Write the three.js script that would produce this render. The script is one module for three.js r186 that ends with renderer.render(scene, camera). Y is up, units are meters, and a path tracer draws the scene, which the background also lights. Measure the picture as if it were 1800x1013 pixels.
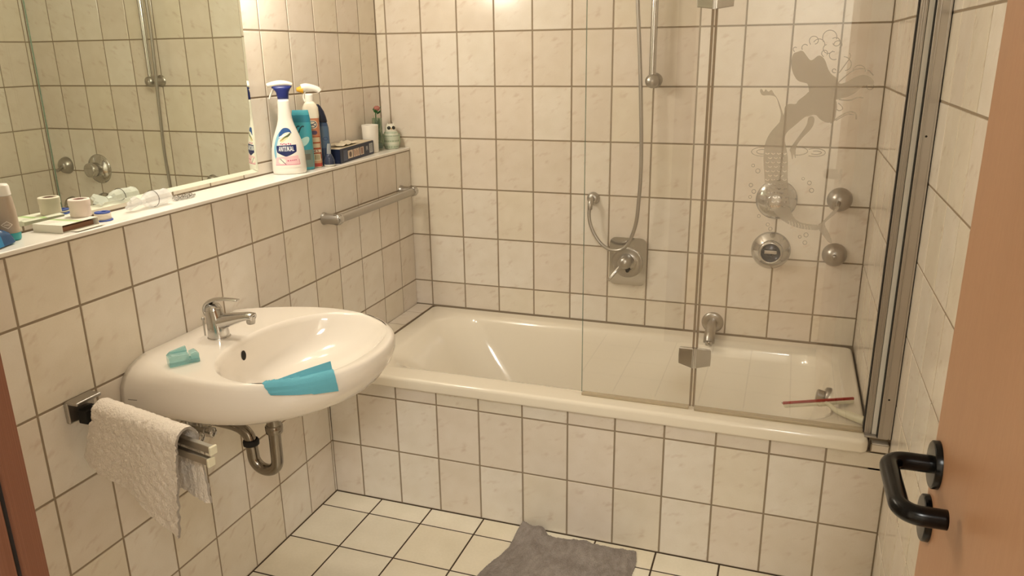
import * as THREE from 'three';
import { RoundedBoxGeometry } from 'three/addons/geometries/RoundedBoxGeometry.js';
import { mergeGeometries, mergeVertices } from 'three/addons/utils/BufferGeometryUtils.js';
import { RectAreaLightUniformsLib } from 'three/addons/lights/RectAreaLightUniformsLib.js';
import { createNoise3D } from 'simplex-noise';

// ---------------------------------------------------------------- camera, light, exposure
const scene = new THREE.Scene();
const renderer = new THREE.WebGLRenderer({ antialias: true });
renderer.toneMapping = THREE.LinearToneMapping;
renderer.toneMappingExposure = 1.06;
renderer.shadowMap.enabled = true;
RectAreaLightUniformsLib.init();

const FOCAL = 1363.3;                                   // pixels, for a picture of 1800 x 1013
const camera = new THREE.PerspectiveCamera(2 * Math.atan(506.5 / FOCAL) * 180 / Math.PI, 1800 / 1013, 0.05, 30);
camera.position.set(1.4747, 1.55, 2.8969);
camera.rotation.set(-0.2966, 0.343, -0.0143, 'YXZ');
camera.updateMatrixWorld(true);
scene.add(camera);

scene.background = new THREE.Color().setRGB(0.02, 0.02, 0.02);   // closed rooms: nothing of the outside shows
const LAMP = { color: new THREE.Color().setRGB(1.0, 0.91, 0.76), intensity: 0.6, x: [0.025, -0.055], y: 1.885, z: [0.94, 1.34], radius: 0.056 };
const HALL = { color: new THREE.Color().setRGB(0.97, 0.97, 0.92), intensity: 38, x: 1.8, z: 3.6, size: 0.6 };

// ---------------------------------------------------------------- helpers
let seed = 20240711;
const rnd = () => { seed = (seed * 1664525 + 1013904223) >>> 0; return seed / 4294967296; };
const rr = (a, b) => a + (b - a) * rnd();
const V = (x, y, z) => new THREE.Vector3(x, y, z);
const V2 = (x, y) => new THREE.Vector2(x, y);
const noise3 = createNoise3D(rnd);
const clamp = (x, a, b) => Math.min(b, Math.max(a, x));
const lerp = (a, b, t) => a + (b - a) * t;
const sm = (a, b, x) => { const t = clamp((x - a) / (b - a), 0, 1); return t * t * (3 - 2 * t); };

// a point of the photograph turned into a direction, met with a plane of known place
function rayOf(u, v) { return V((u - 900) / FOCAL, -(v - 506.5) / FOCAL, -1).applyQuaternion(camera.quaternion).normalize(); }
function hit(u, v, axis, value) {
  const d = rayOf(u, v), t = (value - camera.position[axis]) / d[axis];
  return camera.position.clone().addScaledVector(d, t);
}

const taken = {};
function numbered(name) { const n = taken[name] = (taken[name] ?? -1) + 1; return n ? name + '_' + String(n).padStart(3, '0') : name; }
function mesh(name, geo, mat, parent) {
  const m = new THREE.Mesh(geo, mat); m.name = name; m.castShadow = m.receiveShadow = true; (parent ?? scene).add(m); return m;
}
function thing(name, label, category, [x, y, z] = [0, 0, 0], turn = 0, group) {
  const o = new THREE.Group(); o.name = numbered(name); o.position.set(x, y, z); o.rotation.y = turn; scene.add(o);
  o.userData = { label, category }; if (group) o.userData.group = group; return o;
}
function solo(name, label, category, geo, mat, [x, y, z] = [0, 0, 0], turn = 0, group) {
  const m = mesh(numbered(name), geo, mat); m.position.set(x, y, z); m.rotation.y = turn;
  m.userData = { label, category }; if (group) m.userData.group = group; return m;
}
function structure(name, label, category) { const o = new THREE.Group(); o.name = name; o.userData = { kind: 'structure', label, category }; scene.add(o); return o; }

function box(x0, x1, y0, y1, z0, z1) { const g = new THREE.BoxGeometry(x1 - x0, y1 - y0, z1 - z0); g.translate((x0 + x1) / 2, (y0 + y1) / 2, (z0 + z1) / 2); return g; }
function rbox(w, h, d, r, x = 0, y = 0, z = 0, s = 3) { const g = new RoundedBoxGeometry(w, h, d, s, r); g.translate(x, y, z); return g; }
function cyl(r0, r1, h, seg = 40) { return new THREE.CylinderGeometry(r1, r0, h, seg); }
function lathe(pts, seg = 48) { return new THREE.LatheGeometry(pts.map(([r, y]) => V2(Math.max(r, 0.00001), y)), seg); }
function towards(geo, axis) {        // turns a y-up geometry towards x or z
  if (axis === 'z') geo.rotateX(Math.PI / 2); else if (axis === 'x') geo.rotateZ(-Math.PI / 2); else if (axis === '-x') geo.rotateZ(Math.PI / 2); return geo;
}
// surface through rings of points, rings of one length; wrap = the rings are closed
function loft(rings, { wrap = true, cap0 = false, cap1 = false, uv } = {}) {
  const n = rings[0].length, pos = [], idx = [], uvs = [];
  rings.forEach((r, i) => r.forEach((p, j) => { pos.push(p.x, p.y, p.z); uvs.push(...(uv ? uv(p, i, j) : [j / (n - (wrap ? 0 : 1)), i / (rings.length - 1)])); }));
  for (let i = 0; i + 1 < rings.length; i++) for (let j = 0; j < (wrap ? n : n - 1); j++) {
    const a = i * n + j, b = i * n + (j + 1) % n, c = a + n, d = b + n; idx.push(a, b, d, a, d, c);
  }
  const cap = (ring, base, flip) => {
    const c = ring.reduce((s, p) => s.add(p), V(0, 0, 0)).multiplyScalar(1 / n), k = pos.length / 3; pos.push(c.x, c.y, c.z); uvs.push(0.5, 0.5);
    for (let j = 0; j < n; j++) { const a = base + j, b = base + (j + 1) % n; flip ? idx.push(k, b, a) : idx.push(k, a, b); }
  };
  if (cap0) cap(rings[0], 0, true);
  if (cap1) cap(rings[rings.length - 1], (rings.length - 1) * n, false);
  const g = new THREE.BufferGeometry();
  g.setAttribute('position', new THREE.Float32BufferAttribute(pos, 3)); g.setAttribute('uv', new THREE.Float32BufferAttribute(uvs, 2)); g.setIndex(idx);
  g.computeVertexNormals(); return g;
}
function ell(cx, y, cz, hx, hz, n = 2, N = 40, turn = 0) {       // superellipse ring, level
  const out = [];
  for (let i = 0; i < N; i++) {
    const t = -i / N * 2 * Math.PI, c = Math.cos(t), s = Math.sin(t);
    const x = hx * Math.sign(c) * Math.abs(c) ** (2 / n), z = hz * Math.sign(s) * Math.abs(s) ** (2 / n);
    out.push(V(cx + x * Math.cos(turn) + z * Math.sin(turn), y, cz - x * Math.sin(turn) + z * Math.cos(turn)));
  }
  return out;
}
// tube along points; radius(t) gives a number or [side, up]
function sweep(pts, radius, { seg = 40, N = 16, up = V(0, 1, 0), caps = true, straight = false } = {}) {
  const c = straight ? null : new THREE.CatmullRomCurve3(pts.map((p) => p.isVector3 ? p : V(...p)), false, 'centripetal');
  const rings = [];
  for (let i = 0; i <= seg; i++) {
    const t = i / seg, p = c.getPointAt(t), d = c.getTangentAt(t);
    let side = new THREE.Vector3().crossVectors(d, up); if (side.lengthSq() < 1e-5) side = new THREE.Vector3().crossVectors(d, V(1, 0.01, 0)); side.normalize();
    const nn = new THREE.Vector3().crossVectors(side, d).normalize(), r = radius instanceof Function ? radius(t) : radius, [ra, rb] = Array.isArray(r) ? r : [r, r];
    const ring = [];
    for (let j = 0; j < N; j++) { const a = -j / N * 2 * Math.PI; ring.push(p.clone().addScaledVector(side, ra * Math.cos(a)).addScaledVector(nn, rb * Math.sin(a))); }
    rings.push(ring);
  }
  return loft(rings, { cap0: caps, cap1: caps });
}
function sweepUp(pts, r, o = {}) { return sweep(pts, r, { up: V(0, 0, 1), ...o }); }
// a sheet with thickness from a grid of points
function sheet(grid, thick) {
  const top = loft(grid, { wrap: false }), n = grid[0].length, nor = top.attributes.normal;
  const under = grid.map((row, i) => row.map((p, j) => p.clone().addScaledVector(V(nor.getX(i * n + j), nor.getY(i * n + j), nor.getZ(i * n + j)), -thick)));
  const loopTop = [], loopUnder = [], R = grid.length;
  const walk = (f) => { for (let j = 0; j < n; j++) f(0, j); for (let i = 1; i < R; i++) f(i, n - 1); for (let j = n - 2; j >= 0; j--) f(R - 1, j); for (let i = R - 2; i > 0; i--) f(i, 0); };
  walk((i, j) => { loopTop.push(grid[i][j].clone()); loopUnder.push(under[i][j].clone()); });
  const bottom = loft(under.map((r) => r.slice().reverse()), { wrap: false });
  return mergeGeometries([top, bottom, loft([loopTop, loopUnder], {})]);
}

// ---------------------------------------------------------------- materials
const std = (o) => new THREE.MeshStandardMaterial({ roughness: 0.5, ...o });
const phy = (o) => new THREE.MeshPhysicalMaterial({ roughness: 0.5, ...o });
function dataTex(n, fill, srgb = true, repeat = true) {
  const d = new Uint8Array(n * n * 4);
  for (let j = 0; j < n; j++) for (let i = 0; i < n; i++) { const c = fill(i / n, j / n), k = (j * n + i) * 4; d[k] = c[0]; d[k + 1] = c[1]; d[k + 2] = c[2]; d[k + 3] = 255; }
  const t = new THREE.DataTexture(d, n, n); t.magFilter = THREE.LinearFilter; t.minFilter = THREE.LinearMipmapLinearFilter; t.generateMipmaps = true;
  if (srgb) t.colorSpace = THREE.SRGBColorSpace; if (repeat) t.wrapS = t.wrapT = THREE.RepeatWrapping; t.needsUpdate = true; return t;
}
function canvasTex(w, h, draw) {
  const c = document.createElement('canvas'); c.width = w; c.height = h; const g = c.getContext('2d'); draw(g, w, h);
  const t = new THREE.CanvasTexture(c); t.colorSpace = THREE.SRGBColorSpace; return t;
}
const tileTex = dataTex(1024, (u, v) => {        // one metre of cream glaze with rose-brown veils running aslant
  const a = u * 0.86 + v * 0.5, b = -u * 0.5 + v * 0.86;
  const cloud = noise3(u * 9, v * 9, 1) * 0.5 + noise3(u * 21, v * 21, 2) * 0.3;
  const vein = noise3(a * 16, b * 38, 5) * 0.7 + noise3(a * 45, b * 95, 6) * 0.3, gate = sm(-0.25, 0.8, noise3(u * 14, v * 14, 8));
  const k = clamp(sm(0.0, 0.95, vein) * gate * 0.6, 0, 1), f = noise3(u * 240, v * 240, 9) * 1.6;
  return [clamp(239 + cloud * 5 - k * 24 + f, 0, 255), clamp(231 + cloud * 6 - k * 34 + f, 0, 255), clamp(219 + cloud * 8 - k * 38 + f, 0, 255)];
}, true, true);
const M = {};
M.tile = [0xffffff, 0xfbf8f6, 0xfcfaf4, 0xf8f5f2].map((c) => std({ color: c, map: tileTex, roughness: 0.16 }));
M.grout = std({ color: 0x9c8c77, roughness: 0.95, bumpMap: dataTex(256, () => { const v = 128 + rnd() * 100; return [v, v, v]; }, false), bumpScale: 0.0006 });
const floorTex = dataTex(512, (u, v) => { const f = noise3(u * 90, v * 90, 3) * 2 + noise3(u * 8, v * 8, 4) * 4; return [244 + f, 236 + f, 217 + f * 1.2]; });
M.floor = [0xffffff, 0xfdfbf7].map((c) => std({ color: c, map: floorTex, roughness: 0.28 }));
M.floorGrout = std({ color: 0x4a3a2c, roughness: 0.95 });
M.paint = std({ color: 0xeee7da, roughness: 0.9 });
M.ceil = std({ color: 0xf3eee4, roughness: 0.95 });
M.ledge = std({ color: 0xfaf5ec, roughness: 0.22 });
M.enamel = phy({ color: 0xf3ead9, roughness: 0.13, clearcoat: 0.4, clearcoatRoughness: 0.05 });
M.ceramic = phy({ color: 0xf4ebdf, roughness: 0.1, clearcoat: 0.5, clearcoatRoughness: 0.04 });
M.chrome = std({ color: 0xc9c7c4, metalness: 1, roughness: 0.13 });
M.chromeDull = std({ color: 0xb4b0aa, metalness: 1, roughness: 0.3 });
M.pipe = std({ color: 0x948d83, metalness: 1, roughness: 0.2 });
M.alu = std({ color: 0xb9b3ab, metalness: 1, roughness: 0.34 });
M.mirror = std({ color: 0xeaf0e4, metalness: 1, roughness: 0.0 });
M.glass = phy({ color: 0xffffff, transmission: 1, thickness: 0, roughness: 0.0, ior: 1.5 });
M.glassEdge = phy({ color: 0x9fb3a2, transmission: 0.6, thickness: 0, roughness: 0.15 });
M.seal = phy({ color: 0xeae2d0, transmission: 0.75, thickness: 0, roughness: 0.35 });
M.edgeSeal = phy({ color: 0xbfae97, transmission: 0.6, thickness: 0, roughness: 0.3 });
M.black = phy({ color: 0x060505, roughness: 0.22, specularIntensity: 0.55 });
M.rubber = std({ color: 0x17130f, roughness: 0.7 });
M.white = std({ color: 0xf2eee4, roughness: 0.35 });
M.ivory = std({ color: 0xe9e3c9, roughness: 0.3 });
const woodTex = dataTex(512, (u, v) => { const f = noise3(u * 40, v * 2.5, 1) * 1.5 + noise3(u * 170, v * 60, 2) * 2 + noise3(u * 3, v * 3, 3) * 2; return [184 + f, 140 + f, 106 + f]; });
M.door = std({ map: woodTex, roughness: 0.42 });
M.frame = std({ map: dataTex(256, (u, v) => { const f = noise3(u * 70, v * 3, 4) * 6 + noise3(u * 20, v * 2, 5) * 5; return [98 + f, 61 + f, 42 + f]; }), roughness: 0.5 });
const terry = dataTex(256, () => { const v = 60 + rnd() * 195; return [v, v, v]; }, false);
M.towel = phy({ color: 0xf4e9dc, roughness: 1, sheen: 0.4, sheenRoughness: 0.8, sheenColor: new THREE.Color(0xfff1e4), bumpMap: terry, bumpScale: 0.003 });
M.towelBack = phy({ color: 0xb9b8ae, roughness: 1, bumpMap: terry, bumpScale: 0.002 });
M.mat = phy({ map: dataTex(256, (u, v) => { const f = noise3(u * 5, v * 5, 21) * 9 + noise3(u * 16, v * 11, 22) * 9 + noise3(u * 60, v * 60, 23) * 7; return [150 + f, 141 + f, 135 + f]; }), roughness: 1, sheen: 0.6, sheenRoughness: 0.6, sheenColor: new THREE.Color(0x9a938e), bumpMap: terry, bumpScale: 0.003 });
M.cloth = std({ color: 0x6cb8cb, roughness: 0.95, bumpMap: terry, bumpScale: 0.0008 });

// ---------------------------------------------------------------- tiled surfaces
const PW = 0.1532, PH = 0.2025, HC = 0.6101, JOINT = 0.0054, SINK = 0.0016, W_IN = 1.756, W_OUT = 1.81, UP = -0.1223, CEIL = 2.45, FRONT = 2.572;
const tileCache = new Map();
function tileGeo(w, h, variant, chamfer = 0.0011, t = 0.006) {
  const key = [w.toFixed(4), h.toFixed(4), variant].join();
  if (tileCache.has(key)) return tileCache.get(key);
  const ou = 0.03 + (variant * 0.3711) % 0.75, ov = 0.03 + (variant * 0.6173) % 0.72;
  const ring = (a, z) => [V(-w / 2 + a, -h / 2 + a, z), V(w / 2 - a, -h / 2 + a, z), V(w / 2 - a, h / 2 - a, z), V(-w / 2 + a, h / 2 - a, z)];
  const r0 = ring(0, -t), r1 = ring(0, -chamfer), r2 = ring(chamfer, 0), pos = [], nor = [], uv = [];
  const quad = (a, b, c, d) => {
    const n = new THREE.Vector3().crossVectors(b.clone().sub(a), c.clone().sub(a)).normalize();
    for (const p of [a, b, c, a, c, d]) { pos.push(p.x, p.y, p.z); nor.push(n.x, n.y, n.z); uv.push(ou + p.x + w / 2, ov + p.y + h / 2); }
  };
  quad(...r2);
  for (let i = 0; i < 4; i++) { const j = (i + 1) % 4; quad(r1[i], r1[j], r2[j], r2[i]); quad(r0[i], r0[j], r1[j], r1[i]); }
  const g = new THREE.BufferGeometry();
  g.setAttribute('position', new THREE.Float32BufferAttribute(pos, 3)); g.setAttribute('normal', new THREE.Float32BufferAttribute(nor, 3)); g.setAttribute('uv', new THREE.Float32BufferAttribute(uv, 2));
  tileCache.set(key, g); return g;
}
const AX = { x: V(1, 0, 0), y: V(0, 1, 0), z: V(0, 0, 1) };
function joints(from, to, start, pitch) { const out = [from]; for (let k = -40; k < 60; k++) { const p = start + k * pitch; if (p > from + 0.012 && p < to - 0.012) out.push(p); } out.push(to); return out; }
// tiles on the plane through `at`, u and v running along the axes named, the face looking along u x v
function tiles(parent, at, uDir, vDir, us, vs, mats, keep = () => true, name = 'tile', tiltBy = 0.0022) {
  const n = new THREE.Vector3().crossVectors(uDir, vDir), basis = new THREE.Quaternion().setFromRotationMatrix(new THREE.Matrix4().makeBasis(uDir, vDir, n));
  const uAx = Math.abs(uDir.x) ? 'x' : Math.abs(uDir.y) ? 'y' : 'z', vAx = Math.abs(vDir.x) ? 'x' : Math.abs(vDir.y) ? 'y' : 'z';
  for (let i = 0; i + 1 < us.length; i++) for (let j = 0; j + 1 < vs.length; j++) {
    const uc = (us[i] + us[i + 1]) / 2, vc = (vs[j] + vs[j + 1]) / 2;
    const variant = Math.floor(rnd() * 12), mat = mats[Math.floor(rnd() * mats.length)], ta = rr(-1, 1) * tiltBy, tb = rr(-1, 1) * tiltBy;
    if (!keep(uc, vc)) continue;
    const m = mesh(name, tileGeo(us[i + 1] - us[i] - JOINT, vs[j + 1] - vs[j] - JOINT, variant), mat, parent);
    m.position.copy(at); m.position[uAx] = uc; m.position[vAx] = vc;
    m.quaternion.copy(basis).multiply(new THREE.Quaternion().setFromEuler(new THREE.Euler(ta, tb, 0)));
  }
}
const rows = (a, b) => joints(a, b, HC, PH);

// wall above the bath
const wallBack = structure('wall_back', 'cream tiled wall behind the bathtub with shower fittings', 'wall');
mesh('grout_bed', box(UP - 0.1, W_OUT + 0.1, -0.05, CEIL, -0.12, -SINK), M.grout, wallBack);
tiles(wallBack, V(0, 0, 0), AX.x, AX.y, joints(UP, W_IN, 0.0755, PW), rows(0.5018, CEIL), M.tile, (u, v) => u > -0.05 || v > 1.1);

// wall with the mirror: lower half stands out and carries a ledge
const wallLeft = structure('wall_left', 'cream tiled wall with half-height ledge beside the washbasin', 'wall');
mesh('grout_bed', box(UP - 0.1, -SINK, -0.05, 1.166, -0.001, FRONT + 0.1), M.grout, wallLeft);
mesh('grout_bed', box(UP - 0.1, UP - SINK, 1.166, CEIL, -0.001, FRONT + 0.1), M.grout, wallLeft);
const NEGZ = V(0, 0, -1);
tiles(wallLeft, V(0, 0, 0), NEGZ, AX.y, joints(0, FRONT, 0.1258, PW), rows(0, 1.1655), M.tile, (u, v) => u > 0.66 || v > 0.45);
tiles(wallLeft, V(UP, 0, 0), NEGZ, AX.y, joints(0, FRONT, 0.1299, PW), rows(1.178, CEIL), M.tile);
const ledge = structure('trim_1', 'long cream ledge under the mirror', 'ledge');
mesh('ledge_board', rbox(0.126, 0.0105, FRONT - 0.003, 0.003, UP + 0.0631, 1.17175, FRONT / 2 + 0.0015), M.ledge, ledge);

// wall on the door side: thicker beside the bath
const wallRight = structure('wall_right', 'cream tiled wall behind the open door', 'wall');
mesh('grout_bed', box(W_IN + SINK, W_OUT + 0.12, -0.05, CEIL, -0.001, 0.705), M.grout, wallRight);
mesh('grout_bed', box(W_OUT + SINK, W_OUT + 0.12, -0.05, CEIL, 0.705, FRONT + 0.1), M.grout, wallRight);
tiles(wallRight, V(W_IN, 0, 0), AX.z, AX.y, joints(0, 0.705, 0.02, PW), rows(0.5018, CEIL), M.tile);
tiles(wallRight, V(W_OUT, 0, 0), AX.z, AX.y, joints(0.732, FRONT, 1.1575, PW), rows(0, CEIL), M.tile);

// tiled front and shelf of the bath
const apron = structure('wall_bath', 'cream tiled front panel under the bathtub rim', 'wall');
mesh('grout_bed', box(0, W_OUT + 0.001, 0, 0.4595, 0.66, 0.7314 - SINK), M.grout, apron);
mesh('grout_bed', box(0, 0.0775, 0, 0.5018 - SINK, 0, 0.7314 - SINK), M.grout, apron);
mesh('grout_bed', box(1.7615, W_OUT + 0.001, 0.4, 0.485 - SINK, 0.66, 0.7314 - SINK), M.grout, apron);
const au = joints(0, W_OUT, 0.1164, PW);
tiles(apron, V(0, 0, 0.7314), AX.x, AX.y, au, [0, HC - 2 * PH, HC - PH, 0.4595], M.tile);
tiles(apron, V(0, 0, 0.7314), AX.x, AX.y, [0, 0.0775], [0.4595, 0.5018], M.tile, undefined, 'tile', 0);
tiles(apron, V(0, 0.5018, 0), V(1, 0, 0), NEGZ, [0, 0.0775], joints(0, 0.73, 0.2675, 0.155), M.tile);
tiles(apron, V(0, 0.485, 0), V(1, 0, 0), NEGZ, [1.7615, W_OUT], [0.70, 0.7314], M.tile, undefined, 'tile', 0);
tiles(apron, V(0, 0, 0.7314), AX.x, AX.y, [1.7615, W_OUT], [0.4595, 0.485], M.tile, undefined, 'tile', 0);

const floor = structure('floor', 'square cream floor tiles with dark grout', 'floor');
mesh('grout_bed', box(-0.2, W_OUT + 0.1, -0.1, -0.0012, 0.6, FRONT + 0.13), M.floorGrout, floor);
tiles(floor, V(0, 0, 0), AX.x, NEGZ, joints(0, W_OUT, 0.1891, 0.1983), joints(0.7314, FRONT, 0.8267, 0.1983), M.floor, undefined, 'tile', 0.001);
const ceiling = structure('ceiling', 'plain white ceiling', 'ceiling');
mesh('ceiling_slab', box(UP - 0.1, W_OUT + 0.1, CEIL, CEIL + 0.1, -0.1, FRONT + 0.13), M.ceil, ceiling);

// wall with the doorway, and the hall behind it
const DX0 = 0.995, DX1 = 1.715, DH = 2.02;
const wallFront = structure('wall_front', 'painted wall with the doorway to the hall', 'wall');
mesh('wall_slab', box(UP - 0.1, DX0 - 0.03, -0.05, CEIL, FRONT, FRONT + 0.12), M.paint, wallFront);
mesh('wall_slab', box(DX1 + 0.03, W_OUT + 0.12, -0.05, CEIL, FRONT, FRONT + 0.12), M.paint, wallFront);
mesh('wall_slab', box(DX0 - 0.03, DX1 + 0.03, DH + 0.03, CEIL, FRONT, FRONT + 0.12), M.paint, wallFront);
const frame = structure('trim_2', 'brown wooden door frame with a dark rubber seal', 'door frame');
const FZ = 2.56;
mesh('casing', box(DX0 - 0.085, DX0, 0, DH + 0.06, FZ, FZ + 0.0165), M.frame, frame);
mesh('seal_strip', box(DX0 - 0.03, DX0 - 0.004, 0, DH, FZ + 0.0165, FZ + 0.0215), M.rubber, frame);
mesh('jamb', box(DX0 - 0.03, DX0 - 0.001, 0, DH, FZ + 0.0215, FRONT + 0.12), M.frame, frame);
mesh('jamb', box(DX1, DX1 + 0.03, 0, DH, FRONT, FRONT + 0.12), M.frame, frame);
mesh('lintel', box(DX0 - 0.03, DX1 + 0.03, DH, DH + 0.03, FRONT, FRONT + 0.12), M.frame, frame);
const HZ = 4.4, HX0 = 0.35, HX1 = 2.5;
const hallFloor = structure('floor_001', 'hall floor beyond the doorway', 'floor');
mesh('floor_slab', box(HX0 - 0.1, HX1 + 0.1, -0.1, 0, FRONT + 0.12, HZ + 0.1), std({ color: 0xa88a66, roughness: 0.4 }), hallFloor);
const hallCeil = structure('ceiling_001', 'hall ceiling beyond the doorway', 'ceiling');
mesh('ceiling_slab', box(HX0 - 0.1, HX1 + 0.1, CEIL, CEIL + 0.1, FRONT + 0.12, HZ + 0.1), M.ceil, hallCeil);
const hallB = structure('wall_hall_back', 'painted hall wall facing the bathroom', 'wall'); mesh('wall_slab', box(HX0 - 0.1, HX1 + 0.1, 0, CEIL, HZ, HZ + 0.1), M.paint, hallB);
const hallR = structure('wall_hall_right', 'painted hall wall beyond the open door', 'wall'); mesh('wall_slab', box(HX1, HX1 + 0.1, 0, CEIL, FRONT + 0.12, HZ), M.paint, hallR);
const hallL = structure('wall_hall_left', 'painted hall wall at the end of the hall', 'wall'); mesh('wall_slab', box(HX0 - 0.1, HX0, 0, CEIL, FRONT + 0.12, HZ), M.paint, hallL);
const hallF = structure('wall_hall_front', 'painted hall wall beside the bathroom', 'wall'); mesh('wall_slab', box(W_OUT + 0.12, HX1, 0, CEIL, FRONT, FRONT + 0.12), M.paint, hallF);
{
  const t = thing('hall_lamp', 'flat square white ceiling lamp in the hall', 'lamp', [HALL.x, CEIL, HALL.z]);
  mesh('housing', rbox(HALL.size + 0.04, 0.035, HALL.size + 0.04, 0.008, 0, -0.0178, 0), M.white, t);
  mesh('diffuser', box(-HALL.size / 2, HALL.size / 2, -0.040, -0.036, -HALL.size / 2, HALL.size / 2), std({ color: 0xffffff, emissive: HALL.color, emissiveIntensity: 3, roughness: 0.6 }), t);
  const l = new THREE.RectAreaLight(HALL.color, HALL.intensity, HALL.size, HALL.size); l.position.set(0, -0.042, 0); l.rotation.x = -Math.PI / 2; t.add(l);
}

// door, opened against the wall
{
  const t = thing('door', 'salmon brown smooth door leaf standing open beside the wall', 'door', [1.685, 0, 1.870]);
  const a = Math.atan2(0.012, 0.69); t.rotation.y = a;
  const g = rbox(0.04, DH - 0.02, 0.69, 0.0015, 0.02, DH / 2 - 0.001, 0.345, 1); g.attributes.uv.needsUpdate = true;
  mesh('leaf', g, M.door, t);
  const ros = (y, z, n) => { const r = mesh(n, towards(lathe([[0, 0.0085], [0.0285, 0.0085], [0.0305, 0.007], [0.031, 0]]), '-x'), M.black, t); r.scale.set(1, 1, 0.98); r.position.set(0, y, z); return r; };
  ros(1.0435, 0.031, 'rosette'); const k = ros(0.9625, 0.024, 'key_rosette');
  mesh('keyhole', towards(cyl(0.0045, 0.0045, 0.0012, 16), '-x'), M.rubber, k).position.set(-0.0086, 0, 0);
  const hp = []; const X = -0.0585, R = 0.022, z0 = 0.031, z1 = 0.160, y = 1.0435;
  hp.push(V(-0.002, y, z0)); hp.push(V(-0.02, y, z0)); hp.push(V(X + R, y, z0));
  for (let i = 1; i <= 5; i++) { const b = i / 6 * Math.PI / 2; hp.push(V(X + R - R * Math.sin(b), y, z0 + R - R * Math.cos(b))); }
  for (let i = 1; i < 4; i++) hp.push(V(X, y, lerp(z0 + R, z1 - R, i / 4)));
  for (let i = 0; i <= 6; i++) { const b = i / 6 * Math.PI / 2; hp.push(V(X + R - R * Math.cos(b), y, z1 - R + R * Math.sin(b))); }
  hp.push(V(-0.012, y, z1));
  mesh('lever', sweep(hp, 0.0115, { seg: 60, N: 20 }), M.black, t);
}

// ---------------------------------------------------------------- bathtub
function rrect(x0, x1, z0, z1, r, y, n = 12) {
  const out = [];
  for (const [cx, cz, a0] of [[x1 - r, z1 - r, 0], [x1 - r, z0 + r, 1], [x0 + r, z0 + r, 2], [x0 + r, z1 - r, 3]])
    for (let i = 0; i <= n; i++) { const a = (a0 + i / n) * Math.PI / 2; out.push(V(cx + r * Math.sin(Math.PI / 2 - a + 0) * 1, y, cz + r * Math.cos(Math.PI / 2 - a) * 1)); }
  return out;
}
// the corners above run z1 -> z0; written out so that every ring starts at the same corner
function ring4(x0, x1, z0, z1, r, y, n = 12, m = 10) {
  const out = [], cs = [[x1 - r, z1 - r, 0], [x0 + r, z1 - r, 1], [x0 + r, z0 + r, 2], [x1 - r, z0 + r, 3]];
  cs.forEach(([cx, cz, q], k) => {
    for (let i = 0; i <= n; i++) { const a = (q + i / n) * Math.PI / 2; out.push(V(cx + r * Math.cos(a), y, cz + r * Math.sin(a))); }
    const [nx, nz, nq] = cs[(k + 1) % 4], e = out[out.length - 1], a = nq * Math.PI / 2, s = V(nx + r * Math.cos(a), y, nz + r * Math.sin(a));
    for (let i = 1; i < m; i++) out.push(e.clone().lerp(s, i / m));
  });
  return out.reverse();
}
const TX0 = 0.080, TX1 = 1.7535, TZ0 = 0.003, TZ1 = 0.7535, TY = 0.5018;
{
  const t = thing('bathtub', 'long white enamelled bathtub set into a tiled surround', 'bathtub');
  const R = [], o = (d, y, r = 0.022) => R.push(ring4(TX0 + d, TX1 - d, TZ0 + d, TZ1 - d, r, y));
  o(0.03, 0.4605); o(0.006, 0.4605); o(0.0015, 0.463); o(0, 0.468, 0.024); o(0, 0.489, 0.024); o(0.002, 0.496); o(0.006, 0.500); o(0.012, TY);
  const inn = (x0, x1, z0, z1, r, y) => R.push(ring4(x0, x1, z0, z1, r, y));
  inn(TX0 + 0.045, TX1 - 0.045, TZ0 + 0.06, TZ1 - 0.075, 0.06, TY + 0.0002);
  inn(0.150, 1.697, 0.072, 0.668, 0.11, TY - 0.001);
  inn(0.163, 1.688, 0.082, 0.657, 0.12, TY - 0.004);
  inn(0.178, 1.680, 0.090, 0.648, 0.13, TY - 0.011);
  inn(0.200, 1.668, 0.098, 0.640, 0.14, TY - 0.026);
  inn(0.235, 1.655, 0.107, 0.631, 0.145, TY - 0.055);
  inn(0.300, 1.632, 0.122, 0.616, 0.15, TY - 0.13);
  inn(0.385, 1.600, 0.140, 0.598, 0.155, TY - 0.24);
  inn(0.455, 1.570, 0.155, 0.583, 0.15, TY - 0.33);
  inn(0.490, 1.550, 0.165, 0.573, 0.145, TY - 0.365);
  inn(0.540, 1.515, 0.185, 0.553, 0.13, TY - 0.386);
  inn(0.640, 1.440, 0.240, 0.498, 0.1, TY - 0.395);
  mesh('tub_body', loft(R, { cap1: true }), M.enamel, t);
  mesh('drain', lathe([[0, 0.006], [0.02, 0.006], [0.024, 0.003], [0.034, 0.003], [0.036, 0]]), M.chrome, t).position.set(1.46, TY - 0.396, 0.37);
  const k = new THREE.Group(); k.name = 'overflow_control'; t.add(k); k.position.set(1.661, 0.452, 0.37); k.rotation.z = Math.PI / 2 - 0.2;
  mesh('cover_plate', lathe([[0, 0.012], [0.026, 0.012], [0.032, 0.008], [0.034, -0.004]]), M.chromeDull, k);
  mesh('turning_knob', lathe([[0, 0.034], [0.017, 0.034], [0.02, 0.031], [0.018, 0.01]], 8), M.chromeDull, k);
}

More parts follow.
